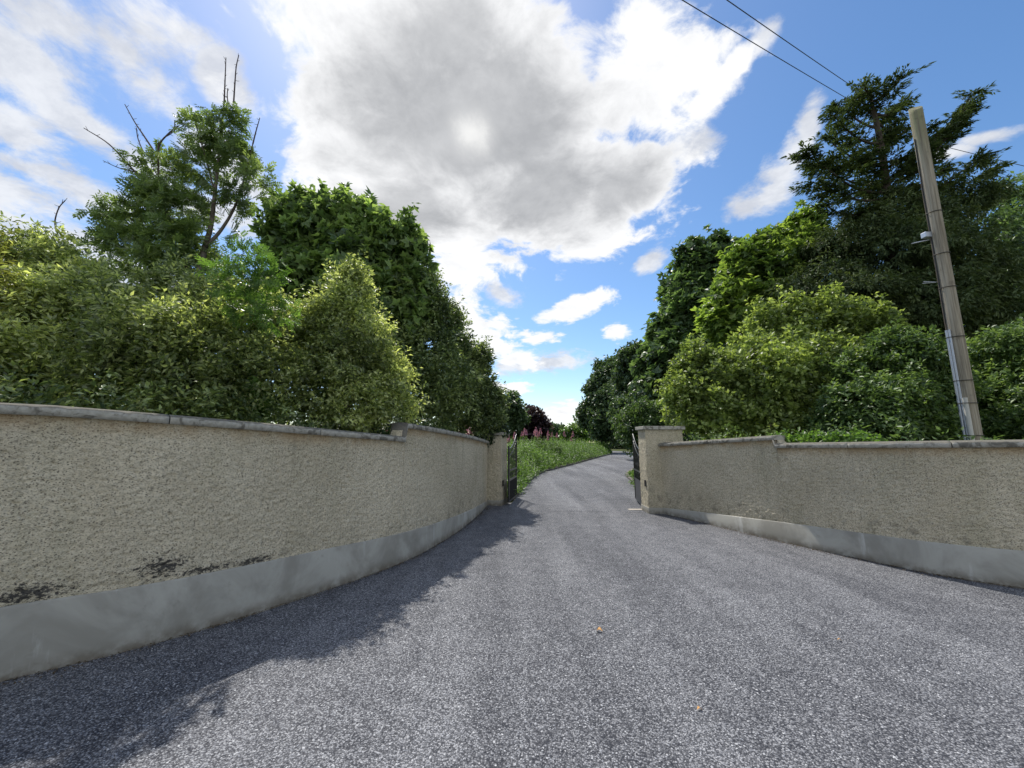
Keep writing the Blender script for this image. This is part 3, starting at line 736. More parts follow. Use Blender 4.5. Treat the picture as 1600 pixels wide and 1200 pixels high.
def limb(a, b, r0, r1, rs, bend=.12, n=9):
    a, b = np.array(a, float), np.array(b, float); t = np.linspace(0, 1, n)[:, None]; L_ = np.linalg.norm(b - a)
    o = rs.normal(size=3) * bend * L_; o[2] = abs(o[2]) * .3
    w2 = rs.normal(size=3) * bend * .35 * L_
    return (a * (1 - t) + b * t + o * t * (1 - t) * 1.2 + w2 * np.sin(t * 2 * np.pi) * .5, (r0 * (1 - t[:, 0]) + r1 * t[:, 0]))
def spires(lobes, n, size, seed, tall=1.9):
    """small upright shoots and lumps that break up a crown's outline"""
    rs = np.random.RandomState(seed + 77); out = []
    for _ in range(n):
        c, q = lobes[rs.randint(len(lobes))]; d = rs.normal(size=3); d[2] = abs(d[2]) * .9 + .15; d /= np.linalg.norm(d)
        z = size * rs.uniform(.35, 1.15)
        out.append((tuple(np.array(c) + d * np.array(q) * rs.uniform(.84, 1.02)), (z, z, z * rs.uniform(1.0, tall * 1.25))))
    return lobes + out
def tree(name, base, lobes, label, cat, leafmat, bark, trunk_r, n_clump, per, leaf, kind='oval', clump=.25, seed=1, group=None, fork=.45, stems=1, twigs=60, extra=None, spire=0, spsize=.2, **kw):
    core_lobes = lobes
    if spire: lobes = spires(lobes, spire, spsize, seed)
    base = Vector(base); root = empty(name, base); org = np.array(base); rs = np.random.RandomState(seed)
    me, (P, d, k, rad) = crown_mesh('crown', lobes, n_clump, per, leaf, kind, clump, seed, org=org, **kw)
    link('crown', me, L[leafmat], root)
    paths = []; cs = np.array([l[0] for l in core_lobes])
    top = cs[np.argmax(cs[:, 2])]; cen = cs.mean(0)
    if stems == 1:
        f = org + (cen - org) * np.array([.5, .5, fork]); tr = limb(org - np.array([0, 0, .15]), f, trunk_r * 1.25, trunk_r * .8, rs, .05)
        tr[1][0] *= 1.25
        tp = limb(f, top, trunk_r * .8, trunk_r * .2, rs, .06)
        link('trunk', np_mesh('trunk', *tubes([tr, tp], 9), True), bark, root); starts = [f] * len(cs)
    else:
        st = [org + np.array([rs.uniform(-.3, .3), rs.uniform(-.3, .3), -.1]) for _ in range(stems)]
        starts = [st[j % stems] for j in range(len(cs))]
    for j in range(len(cs)):
        paths.append(limb(starts[j], cs[j], trunk_r * (.5 if stems == 1 else .8), trunk_r * .22, rs, .10))
        mine = np.where(k == j)[0]
        if len(mine):
            for q in rs.choice(mine, min(len(mine), max(4, twigs // len(cs))), replace=False):
                s_ = cs[j] + (P[q] - cs[j]) * .1
                paths.append(limb(s_, P[q] + d[q] * clump * .3, max(.008, trunk_r * .16), .004, rs, .08, 6))
    link('branches', np_mesh('branches', *tubes(paths, 5), True), bark, root)
    if extra: extra(root, org, rs)
    tag(root, label, cat, group); return root
def lb(px, py, Y, r, sy=1.0, sz=1.0):
    """ellipsoid lobe of a crown: radius r px at that distance"""
    c = at(px, py, Y); q = r / F * Y; return (tuple(c), (q, q * sy, q * sz))

# --- left side, behind the wall
tree('willow_shrub', (-7.0, 4.6, 0), [lb(-110, 470, 4.8, 110), lb(0, 500, 4.6, 60), lb(-30, 600, 4.4, 80), lb(45, 455, 5.2, 36), lb(-20, 420, 4.9, 30)],
     'yellow-green shrub at the far left end of the wall', 'shrub', 'willow', MBARK, .05, 1900, 20, .078, 'oval', .24, 21, stems=4, width=.26, hole=.3, rough=.4, inner=.55, sprigs=.2, spire=20, spsize=0.2)
tree('evergreen_shrub', (-5.4, 5.0, 0), [lb(70, 520, 5.0, 80), lb(15, 411, 5.4, 34), lb(55, 426, 5.5, 26), lb(110, 436, 5.5, 36), lb(80, 600, 4.5, 80), lb(-10, 600, 4.5, 70), lb(160, 500, 5.2, 56), lb(145, 456, 5.4, 26)],
     'spiky-topped olive shrub behind the left wall, left of the tall ash', 'shrub', 'olive', MBARK, .05, 3400, 17, .074, 'oval', .20, 22, stems=5, hole=.33, rough=.42, sprigs=.3, inner=.55, spire=34, spsize=0.2)
tree('evergreen_shrub', (-3.6, 4.9, 0), [lb(240, 560, 4.7, 80), lb(335, 570, 4.9, 76), lb(205, 514, 5.0, 52), lb(290, 514, 5.2, 62), lb(380, 505, 5.2, 50), lb(170, 610, 4.4, 60), lb(400, 610, 5.1, 50), lb(260, 464, 5.4, 34), lb(340, 474, 5.4, 34), lb(300, 620, 4.6, 70), lb(405, 494, 5.4, 24)],
     'wide dark olive shrub behind the left wall, below the tall ash', 'shrub', 'olive', MBARK, .05, 4800, 17, .072, 'oval', .19, 23, stems=6, hole=.34, rough=.38, sprigs=.3, inner=.55, spire=44, spsize=0.19)
def ash_twigs(root, org, rs):
    def pp(*q): return [np.array(at(x, y, Y)) - org for x, y, Y in q]
    def sm(pts, r0, r1): c = catmull(pts, 6); return (c, np.linspace(r0, r1, len(c)))
    tw = [sm(pp((228, 285, 7), (205, 262, 7), (170, 225, 7), (131, 200, 7)), .016, .006), sm(pp((208, 268, 7), (185, 262, 7), (161, 251, 7)), .008, .004),
          sm(pp((240, 235, 7.2), (222, 208, 7.2), (210, 190, 7.2), (195, 163, 7.2)), .014, .006), sm(pp((225, 240, 7.2), (216, 218, 7.2), (213, 200, 7.2)), .009, .006),
          sm(pp((247, 240, 7), (249, 225, 7), (262, 210, 7), (272, 200, 7), (273, 188, 7)), .014, .005), sm(pp((256, 215, 7), (268, 208, 7), (279, 196, 7)), .008, .005),
          sm(pp((350, 165, 7.2), (351, 140, 7.2), (352, 115, 7.2), (353, 90, 7.2)), .012, .006), sm(pp((365, 160, 7.2), (367, 130, 7.2), (369, 105, 7.2), (373, 86, 7.2)), .012, .006),
          sm(pp((395, 225, 7), (400, 205, 7), (406, 184, 7)), .011, .005), sm(pp((356, 160, 7.2), (355, 148, 7.2), (356, 138, 7.2)), .009, .006),
          sm(pp((88, 362, 6.2), (86, 345, 6.2), (92, 325, 6.2), (102, 313, 6.2)), .009, .005)]
    for t_ in tw:
        t_[1][:] *= 1.35
        sp = [t_]
        for q in range(3, len(t_[0]) - 1, 2):
            o2 = unit(rs.normal(size=3) * np.array([1, .6, .5]) + np.array([0, 0, .6])) * rs.uniform(.03, .09); sp.append((np.array([t_[0][q], t_[0][q] + o2 * .6, t_[0][q] + o2 + np.array([0, 0, .01])]), np.array([.005, .004, .003])))
        link('bare_twig', np_mesh('bare_twig', *tubes(sp, 5), True), MTWIG, root)
    lim = [sm(pp((318, 395, 6.8), (330, 350, 6.9), (337, 290, 7), (343, 235, 7.1), (350, 165, 7.2)), .05, .014),
           sm(pp((322, 385, 6.8), (345, 360, 6.9), (366, 325, 7), (380, 285, 7), (395, 225, 7)), .035, .01),
           sm(pp((290, 400, 6.8), (268, 350, 6.9), (250, 300, 7), (247, 240, 7)), .035, .012),
           sm(pp((275, 390, 6.8), (262, 340, 6.9), (240, 300, 7), (228, 285, 7)), .02, .012),
           sm(pp((335, 300, 7), (325, 260, 7), (312, 215, 7), (305, 190, 7)), .018, .008),
           sm(pp((300, 470, 6.6), (312, 430, 6.7), (318, 395, 6.8)), .08, .055), sm(pp((300, 470, 6.6), (295, 430, 6.7), (290, 400, 6.8)), .06, .04)]
    link('limbs', np_mesh('limbs', *tubes(lim, 8), True), MBARK, root)
tree('ash_tree', tuple(at(300, 640, 6.5).xy) + (0,), [lb(362, 190, 7.2, 20), lb(350, 215, 7.2, 28), lb(306, 205, 7.2, 20, 1, 1.2), lb(374, 250, 7.1, 26), lb(318, 262, 7.1, 24), lb(405, 280, 7, 24), lb(365, 310, 7, 20), lb(330, 235, 7.2, 20),
      lb(245, 265, 7.2, 28), lb(275, 275, 7.2, 24), lb(235, 315, 7, 38), lb(285, 330, 7, 40), lb(185, 345, 7, 26), lb(280, 395, 6.8, 56), lb(205, 390, 6.9, 48), lb(335, 365, 7, 18), lb(160, 345, 7, 12)],
     'tall thin ash with bare dead twigs sticking out of its top, left side', 'tree', 'ash', MBARK, .09, 1250, 7, .15, 'pinnate', .16, 24, hole=.42, rough=.45, inner=.25, fork=.3, twigs=170, extra=ash_twigs, width=.62, flat=.7)
tree('ash_sapling', tuple(at(400, 640, 4.5).xy) + (0,), [lb(388, 400, 4.5, 14), lb(412, 432, 4.4, 18), lb(366, 440, 4.5, 16), lb(425, 490, 4.4, 18), lb(385, 480, 4.6, 16), lb(345, 420, 4.6, 12)],
     'light green young ash between the tall ash and the sycamore', 'tree', 'bright', MBARK, .04, 230, 5, .10, 'pinnate', .15, 25, hole=.42, rough=.45, width=.55, inner=.3)
tree('sycamore_tree', tuple(at(540, 640, 9.6).xy) + (0,), [lb(475, 387, 9.4, 38), lb(560, 362, 9.6, 34), lb(515, 367, 9.5, 36), lb(640, 407, 9.6, 28), lb(600, 407, 9.6, 34), lb(465, 452, 9.2, 45), lb(550, 452, 9.3, 75), lb(625, 482, 9.4, 48), lb(480, 520, 9.2, 60), lb(570, 540, 9.3, 80), lb(442, 367, 9.5, 14), lb(480, 340, 9.5, 12), lb(566, 330, 9.5, 10), lb(530, 337, 9.5, 9), lb(640, 387, 9.6, 13)],
     'sycamore with pale green top and dark middle, rising behind the stepped wall', 'tree', 'syc', MBARKD, .14, 3000, 10, .20, 'palm', .30, 26, hole=.24, rough=.26, width=.8, sprigs=.16, inner=.55, spire=22, spsize=0.32)
tree('evergreen_shrub', (-1.95, 6.1, 0), [lb(540, 508, 5.9, 40), lb(495, 536, 5.7, 50), lb(565, 545, 5.9, 54), lb(500, 610, 5.5, 56), lb(590, 610, 5.9, 42), lb(545, 463, 6.0, 18), lb(500, 498, 6.0, 22), lb(612, 590, 6.0, 22), lb(455, 528, 5.9, 18), lb(550, 640, 5.6, 46), lb(620, 640, 5.9, 22)],
     'glossy light-edged shrub in front of the sycamore, above the coping step', 'shrub', 'olive', MBARK, .05, 4300, 16, .068, 'oval', .17, 27, stems=5, hole=.32, rough=.36, sprigs=.34, inner=.55, spire=34, spsize=0.17)
tree('holm_oak', tuple(at(650, 640, 10.4).xy) + (0,), [lb(645, 490, 9.6, 42), lb(665, 550, 9.4, 46), lb(640, 610, 8.6, 56), lb(690, 500, 9.8, 20), lb(610, 560, 9.2, 50), lb(690, 620, 9.0, 40), lb(675, 455, 9.7, 12), lb(700, 560, 9.4, 24)],
     'dark evergreen oak right of the sycamore behind the left wall', 'tree', 'holm', MBARKD, .09, 3400, 16, .10, 'oval', .24, 28, hole=.28, rough=.36, sprigs=.25, inner=.55, spire=30, spsize=0.27)
tree('evergreen_shrub', tuple(at(722, 640, 10.8).xy) + (0,), [lb(712, 555, 10.2, 28), lb(722, 600, 10.2, 32), lb(725, 640, 10.0, 38), lb(705, 512, 10.3, 15), lb(740, 565, 10.4, 14), lb(752, 645, 10.2, 22), lb(752, 608, 10.4, 15), lb(762, 660, 10.1, 14), lb(767, 635, 10.3, 10)],
     'small-leaved evergreen shrub next to the left gate pillar', 'shrub', 'holm', MBARK, .05, 3000, 15, .095, 'oval', .2, 29, stems=4, hole=.26, rough=.34, sprigs=.3, inner=.5, spire=30, spsize=0.22)
# small shoots growing against the shrubs
tree('sapling', tuple(at(215, 660, 4.4).xy) + (0,), [lb(200, 570, 4.4, 16), lb(225, 590, 4.4, 22), lb(185, 605, 4.4, 16), lb(250, 600, 4.4, 14)], 'pale broad-leaved shoot growing out of the wide olive shrub above the wall', 'sapling', 'weed', MTWIG, .015, 90, 14, .065, 'oval', .16, 31, hole=.0, width=.5, stems=3, twigs=12)
tree('sapling', tuple(at(395, 670, 4.9).xy) + (0,), [lb(385, 612, 4.9, 17), lb(405, 630, 4.9, 16), lb(378, 640, 4.9, 14)], 'small bright green maple shoot just above the left coping', 'sapling', 'bright', MTWIG, .015, 70, 9, .075, 'palm', .14, 32, hole=.0, width=.8, stems=3, twigs=10)
tree('sapling', tuple(at(480, 670, 5.6).xy) + (0,), [lb(472, 600, 5.5, 18), lb(490, 620, 5.5, 18), lb(455, 625, 5.4, 14)], 'grey-green leafy shoot between two olive shrubs above the wall', 'sapling', 'weed', MTWIG, .015, 90, 12, .06, 'oval', .15, 33, hole=.0, width=.5, stems=3, twigs=10)

# ivy over the left pillar
me, _ = crown_mesh('ivy', [((-.52, 10.40, 1.93), (.40, .34, .15)), ((-.84, 10.28, 1.62), (.16, .2, .36)), ((-.68, 10.15, 1.80), (.22, .12, .20)), ((-.3, 10.4, 1.90), (.14, .2, .12))], 420, 9, .06, 'oval', .1, 41, hole=0, up=-.2, width=.9, inner=.5)
tag(link('ivy', me, L['ivy']), 'dark ivy spilling over the top of the left gate pillar', 'ivy')

# --- far left, beyond the gate
tree('far_tree', tuple(at(792, 690, 34).xy) + (.25,), [lb(793, 640, 34, 20), lb(803, 655, 34, 17), lb(780, 650, 34, 18), lb(790, 672, 34, 20)], 'dark round tree directly behind the left gate pillar', 'tree', 'far', MBARKD, .2, 900, 14, .30, 'oval', .6, 42, hole=.15, width=.7)
tree('copper_beech', tuple(at(830, 690, 38).xy) + (.3,), [lb(830, 655, 38, 15), lb(841, 668, 38, 14), lb(820, 668, 38, 13), lb(830, 680, 38, 18)], 'purple-leaved beech beyond the fireweed', 'tree', 'copper', MBARKD, .2, 700, 14, .30, 'oval', .55, 43, hole=.15, width=.7)
tree('far_tree', tuple(at(867, 690, 90).xy) + (.6,), [lb(860, 674, 90, 9), lb(872, 673, 90, 8, 1, .7), lb(866, 680, 90, 10)], 'small distant tree above the far end of the bank', 'tree', 'far', MBARKD, .3, 300, 12, .7, 'oval', 1.0, 44, hole=.1, width=.7)
for i, (px, py, Y_, r, lab) in enumerate([(912, 672, 50, 17, 'low green bush at the far bend of the drive'), (895, 680, 46, 13, 'low rounded bush on the crest of the bank left of the bend'), (850, 686, 60, 12, 'low bush behind the fireweed at the skyline')]):
    tree('bush', tuple(at(px, 700, Y_).xy) + (.4,), [lb(px, py, Y_, r, 1, .8), lb(px + r * .7, py + 4, Y_, r * .7), lb(px - r * .7, py + 5, Y_, r * .7)], lab, 'bush', 'weed' if i else 'holm', MBARKD, .05, 420, 12, .3, 'oval', .5, 45 + i, hole=.1, width=.6, stems=3, zmin=.1)

# --- right side
tree('hedge_tree', tuple(at(935, 700, 36).xy) + (.3,), [lb(942, 610, 44, 20), lb(955, 590, 44, 22), lb(935, 640, 44, 20), lb(965, 630, 42, 28), lb(950, 662, 42, 24), lb(978, 580, 42, 22), lb(922, 655, 44, 8)],
     'dark dome-shaped far tree where the drive bends away', 'tree', 'far', MBARKD, .3, 3600, 15, .34, 'oval', .7, 51, hole=.12, rough=.16, width=.7, spire=16, spsize=0.7)
tree('hedge_tree', tuple(at(985, 700, 30).xy) + (.25,), [lb(992, 610, 32, 30), lb(995, 570, 32, 26), lb(990, 650, 30, 24), lb(1010, 650, 30, 32)],
     'dark green tree between the dome-shaped far tree and the tall horse chestnut', 'tree', 'far', MBARKD, .3, 2200, 15, .28, 'oval', .55, 52, hole=.12, rough=.2, width=.7, spire=12, spsize=0.6)
tree('horse_chestnut', tuple(at(1085, 700, 21).xy) + (.1,), [lb(1125, 428, 21, 36), lb(1085, 440, 21, 26), lb(1075, 480, 20.5, 34), lb(1050, 512, 20.5, 22), lb(1110, 500, 20, 58), lb(1048, 565, 20, 38), lb(1100, 580, 20, 66), lb(1034, 620, 19.5, 32), lb(1150, 415, 21, 24), lb(1058, 458, 21, 11), lb(1150, 396, 21, 12), lb(1016, 570, 20.5, 11), lb(1030, 530, 20.7, 11), lb(1082, 408, 21, 9), lb(1125, 390, 21, 8)],
     'tall dark green horse chestnut rising behind the right gate pillar', 'tree', 'chest', MBARKD, .35, 3900, 9, .36, 'palm', .52, 53, hole=.24, rough=.28, width=.8, sprigs=.12, flat=.9, inner=.55, spire=26, spsize=0.38)
tree('laurel_bush', tuple(at(1000, 695, 15).xy) + (.05,), [lb(1003, 652, 15, 20), lb(985, 668, 15.5, 19), lb(1015, 672, 14.6, 20), lb(992, 684, 15, 18), lb(1035, 655, 15, 22)],
     'fresh green bush just behind the right gate', 'bush', 'laurel', MBARK, .05, 1300, 15, .13, 'oval', .3, 54, hole=.12, stems=4, zmin=.1, spire=10, spsize=0.2)
tree('sycamore_tree', tuple(at(1210, 700, 16).xy) + (0,), [lb(1215, 385, 16, 24), lb(1165, 430, 15.5, 30), lb(1205, 420, 15.3, 40), lb(1140, 475, 15.3, 26), lb(1190, 500, 15, 48), lb(1255, 400, 15.6, 40), lb(1125, 510, 15.2, 20), lb(1185, 405, 16, 18), lb(1252, 366, 16, 24)],
     'bright lime-green sycamore behind the right wall, left of the cypress', 'tree', 'lime', MBARKD, .22, 2200, 10, .26, 'palm', .40, 55, hole=.24, rough=.3, width=.8, flat=.9, inner=.55, sprigs=.1, spire=18, spsize=0.32)
tree('hazel_shrub', tuple(at(1190, 700, 11).xy) + (0,), [lb(1225, 527, 11, 40), lb(1270, 502, 11, 30), lb(1310, 512, 11, 38), lb(1180, 557, 10.8, 34), lb(1145, 592, 10.6, 44), lb(1095, 620, 10.6, 36), lb(1220, 602, 10.2, 66), lb(1120, 650, 10.3, 46), lb(1290, 592, 10.2, 60), lb(1345, 517, 10.8, 30), lb(1200, 660, 9.8, 46), lb(1065, 650, 10.8, 24), lb(1068, 597, 11, 12), lb(1090, 577, 10.9, 16), lb(1270, 670, 9.4, 42), lb(1240, 490, 11, 12), lb(1380, 532, 10.6, 24), lb(1055, 620, 10.8, 14)],
     'big spreading yellow-green shrub right behind the stepped coping on the right', 'shrub', 'hazel', MBARK, .07, 6300, 13, .12, 'oval', .22, 56, hole=.33, rough=.38, stems=7, width=.6, sprigs=.2, flat=.6, inner=.55, spire=50, spsize=0.3)
tree('laurel_shrub', tuple(at(1390, 700, 9).xy) + (0,), [lb(1395, 545, 9, 36, 1, .6), lb(1350, 580, 8.8, 38, 1, .6), lb(1445, 560, 8.6, 36, 1, .6), lb(1335, 640, 8.4, 44, 1, .7), lb(1400, 620, 8.2, 46, 1, .55), lb(1462, 610, 8.6, 38, 1, .6), lb(1370, 670, 8.0, 44, 1, .7), lb(1440, 670, 8.3, 40, 1, .7), lb(1310, 665, 8.6, 36), lb(1390, 600, 9.4, 60)],
     'layered dark glossy shrub behind the wall, left of the wooden pole', 'shrub', 'laurel', MBARK, .06, 4400, 13, .105, 'oval', .22, 57, hole=.32, rough=.34, stems=6, width=.5, flat=.9, sprigs=.12, inner=.5)
tree('laurel_shrub', tuple(at(1590, 700, 8.6).xy) + (0,), [lb(1560, 540, 8.8, 36, 1, .6), lb(1600, 550, 8.6, 44, 1, .6), lb(1570, 610, 8.8, 46, 1, .6), lb(1640, 620, 8.2, 70), lb(1550, 665, 9.0, 34), lb(1600, 670, 8, 46, 1, .7), lb(1660, 540, 8.8, 60), lb(1580, 600, 9.2, 60)],
     'glossy green shrub behind the wall, right of the wooden pole', 'shrub', 'laurel', MBARK, .06, 3300, 13, .105, 'oval', .23, 58, hole=.32, rough=.34, stems=6, width=.5, flat=.9, sprigs=.12, inner=.5)

# cypress: dense skirt, then open fanned branches carrying flat sprays
def cypress():
    Yc = 14.0; base = at(1400, 700, Yc); base.z = 0
    root = empty('cypress_tree', base); org = np.array(base); rs = np.random.RandomState(61)
    me, (P, d, k, rad) = crown_mesh('crown', [lb(1300, 385, 13.8, 42, 1, .45), lb(1345, 365, 14, 50, 1, .5), lb(1400, 400, 13.4, 80, 1, .6), lb(1290, 435, 13.5, 48, 1, .4), lb(1450, 345, 13.8, 52, 1, .6), lb(1390, 335, 14, 42, 1, .6), lb(1480, 420, 13.4, 70), lb(1430, 490, 13.2, 80, 1, .7), lb(1330, 460, 13, 60, 1, .5), lb(1510, 310, 14, 34, 1, .6), lb(1500, 490, 13.2, 60), lb(1395, 305, 14, 20, 1, 1.2), lb(1545, 300, 14.2, 22, 1, .5), lb(1240, 455, 13.4, 30, 1, .4), lb(1355, 500, 13.2, 50)],
        6800, 18, .17, 'oval', .34, 62, hole=.27, rough=.32, up=-.05, width=.30, flat=1.0, org=org, inner=.45, sprigs=.1)
    link('crown', me, L['cyp'], root)
    tops = catmull([org, np.array(at(1398, 560, Yc)), np.array(at(1392, 400, Yc)), np.array(at(1386, 300, Yc)), np.array(at(1374, 215, Yc)), np.array(at(1362, 160, Yc)), np.array(at(1360, 140, Yc))], 8)
    paths = [(tops, np.linspace(.26, .02, len(tops)))]
    # (start px,py)->(end px,py) of the open boughs
    boughs = [((1385, 300), (1258, 240)), ((1388, 310), (1262, 290)), ((1380, 260), (1290, 215)), ((1374, 225), (1302, 180)), ((1370, 200), (1310, 165)), ((1366, 180), (1335, 140)),
              ((1362, 160), (1404, 128)), ((1366, 178), (1412, 160)), ((1374, 220), (1425, 190)), ((1380, 255), (1440, 235)), ((1390, 260), (1515, 150)), ((1395, 275), (1500, 180)), ((1400, 285), (1480, 215)),
              ((1384, 290), (1270, 265)), ((1386, 300), (1330, 290)), ((1392, 300), (1470, 265)), ((1395, 310), (1555, 262)), ((1400, 315), (1530, 250)), ((1378, 240), (1330, 225)), ((1362, 155), (1350, 128)), ((1388, 320), (1290, 320)), ((1376, 235), (1300, 250)),
              ((1368, 190), (1400, 205)), ((1384, 275), (1350, 255)), ((1390, 285), (1452, 200))]
    pts, dirs, szs = [], [], []
    for (a0, a1), (b0, b1) in boughs:
        pads = np.sort(rs.uniform(.12, 1.0, 5)); pads[-1] = 1.0
        Y2 = Yc + rs.uniform(-1.2, 1.2); A = np.array(at(a0, a1, Yc)); B = np.array(at(b0, b1, Y2))
        lm = limb(A, B, .06, .015, rs, .07, 12); lm[0][:, 2] -= np.sin(np.linspace(0, np.pi, 12)) * .25 * np.linalg.norm(B - A) * .4; paths.append(lm)
        L_ = np.linalg.norm(B - A); n = int(21 * L_) + 16
        for t in np.clip(pads[rs.randint(0, 5, n)] + rs.normal(size=n) * .045, .02, 1):
            t = min(t, 1.0)
            f = t * 11; i0 = min(10, int(f)); p = lm[0][i0] * (1 - f + i0) + lm[0][i0 + 1] * (f - i0)
            o_ = rs.normal(size=3) * np.array([.26, .34, .055]) * (.5 + .5 * (1 - t))
            q = p + o_; pts.append(q); dv = unit((B - A) / L_ * np.array([.6, .6, .12]) + rs.normal(size=3) * np.array([.6, .6, .2])); dirs.append(dv); szs.append(.26 + .2 * rs.rand())
            if rs.rand() < .4: paths.append(limb(p, q, .014, .005, rs, .1, 4))
    paths = [(p_[0] - org, p_[1]) for p_ in paths]
    pts, dirs, szs = np.array(pts), np.array(dirs), np.array(szs); per = 20; i = np.repeat(np.arange(len(pts)), per); m_ = len(i); t = rs.rand(m_)
    rd = unit(rs.normal(size=(m_, 3)) * np.array([1, 1, .22])); p = pts[i] + dirs[i] * (t * szs[i])[:, None] + rd * (.34 * szs[i] * (1 - .5 * t) * rs.rand(m_))[:, None]
    a = unit(dirs[i] + rd * .55); nn = unit(np.array([0, 0, 1.]) + rs.normal(size=(m_, 3)) * .35); Ln = .16 * (.6 + .7 * rs.rand(m_))
    V, T, tt = leaves(p - org, a, nn, Ln, Ln * .32, 'oval', np.clip(rs.rand(len(pts))[i] * .5 + rs.rand(m_) * .4, 0, 1))
    link('top_foliage', np_mesh('top_foliage', V, T, False, tt), L['cyp'], root)
    link('trunk', np_mesh('trunk', *tubes(paths[:1], 12), True), MBARKD, root)
    link('branches', np_mesh('branches', *tubes(paths[1:], 6), True), MBARKD, root)
    tag(root, 'tall dark cypress with an open ragged top left of the wooden pole', 'tree')
cypress()
tree('dark_tree', tuple(at(1590, 700, 17).xy) + (0,), [lb(1590, 320, 17, 40), lb(1540, 390, 16.5, 62), lb(1600, 430, 16, 80), lb(1530, 470, 16, 60), lb(1640, 340, 17, 60), lb(1680, 460, 16, 90), lb(1545, 320, 17.5, 26), lb(1600, 510, 15.5, 60), lb(1480, 500, 16.5, 50)],
     'dark loose-crowned tree with sky showing through, at the right edge', 'tree', 'chest', MBARKD, .25, 3000, 15, .19, 'oval', .45, 63, hole=.3, rough=.32, width=.55, flat=.8, inner=.3, spire=20, spsize=0.5)
tree('hedge_tree', tuple(at(985, 700, 62).xy) + (.5,), [lb(975, 668, 62, 20), lb(1005, 665, 62, 24), lb(945, 678, 64, 14), lb(990, 684, 60, 20), lb(1030, 670, 62, 24), lb(960, 690, 60, 14)],
     'deep dark thicket closing the view where the drive disappears', 'tree', 'far', MBARKD, .2, 1100, 12, .5, 'oval', .9, 59, hole=.1, width=.7, zmin=.1)
# dark trees further back that close the gaps low down
for i, (px, Y_, hh, w2, lab) in enumerate([(1180, 27, 5.2, 3.6, 'dark tree deep behind the lime-green sycamore'), (1330, 24, 6.0, 4.0, 'dark tree deep behind the cypress'), (1500, 23, 6.4, 4.2, 'dark tree deep behind the wooden pole')]):
    b = at(px, 700, Y_); tree('background_tree', (b.x, b.y, 0), [((b.x, b.y, hh * .55), (w2, 2.5, hh * .5)), ((b.x + 1.5, b.y, hh * .35), (w2, 2.5, hh * .4)), ((b.x - 1.5, b.y + 1, hh * .4), (w2, 2.5, hh * .4))], lab, 'tree', 'far', MBARKD, .2, 1500, 12, .30, 'oval', .7, 70 + i, hole=.1, width=.6, zmin=.1)
for i, (px, Y_, hh, w2, lab) in enumerate([(60, 13, 3.4, 2.6, 'dark tree behind the far left shrubs'), (330, 12.5, 3.2, 2.2, 'dark tree deep behind the tall ash')]):
    b = at(px, 700, Y_); tree('background_tree', (b.x, b.y, 0), [((b.x, b.y, hh * .55), (w2, 1.6, hh * .48)), ((b.x + 1.2, b.y, hh * .35), (w2, 1.6, hh * .4))], lab, 'tree', 'holm', MBARKD, .12, 1100, 12, .17, 'oval', .45, 80 + i, hole=.1, width=.6, zmin=.1)

# ------------------------------------------------------------------ bank beside the drive
def bank():
    # earth shoulder rising from the kerb
    E_ = left_edge[13:95]; t_ = tg[13:95]; n_ = np.stack([-t_[:, 1], t_[:, 0]], 1)
    prof = [(.10, .06), (.5, .30), (1.1, .55), (2.0, .78), (3.6, .85), (7, .6), (10, .0)]
    V, T = [], []
    for i in range(len(E_)):
        fade = min(1.0, max(.25, (E_[i][1] - 10.5) / 3)); k = 1.0 if E_[i][1] < 36 else max(.1, 1 - (E_[i][1] - 36) / 9)
        for o_, h in prof:
            c = E_[i] + n_[i] * o_ * k; zz = h * (.9 if o_ > .2 else 1) * fade * max(.35, k)
            V.append((c[0], c[1], road_z(E_[i][1]) + zz + rnd.uniform(-.03, .03) * (o_ > .2)))
    m_ = len(prof)
    for i in range(len(E_) - 1):
        for j in range(m_ - 1): T.append((i * m_ + j, (i + 1) * m_ + j, (i + 1) * m_ + j + 1, i * m_ + j + 1))
    tag(link('verge_bank', np_mesh('verge_bank', V, T, True), MSOIL), 'earth bank on the left of the drive beyond the gate', kind='structure')
    V = np.array(V); G = V.reshape(len(E_), m_, 3)
    def surf(i, u):
        q = u * (m_ - 1); a = min(m_ - 2, int(q)); f = q - a; ii = min(len(E_) - 1, i); return G[ii, a] * (1 - f) + G[ii, a + 1] * f
    return surf, len(E_)
surf, nE = bank()
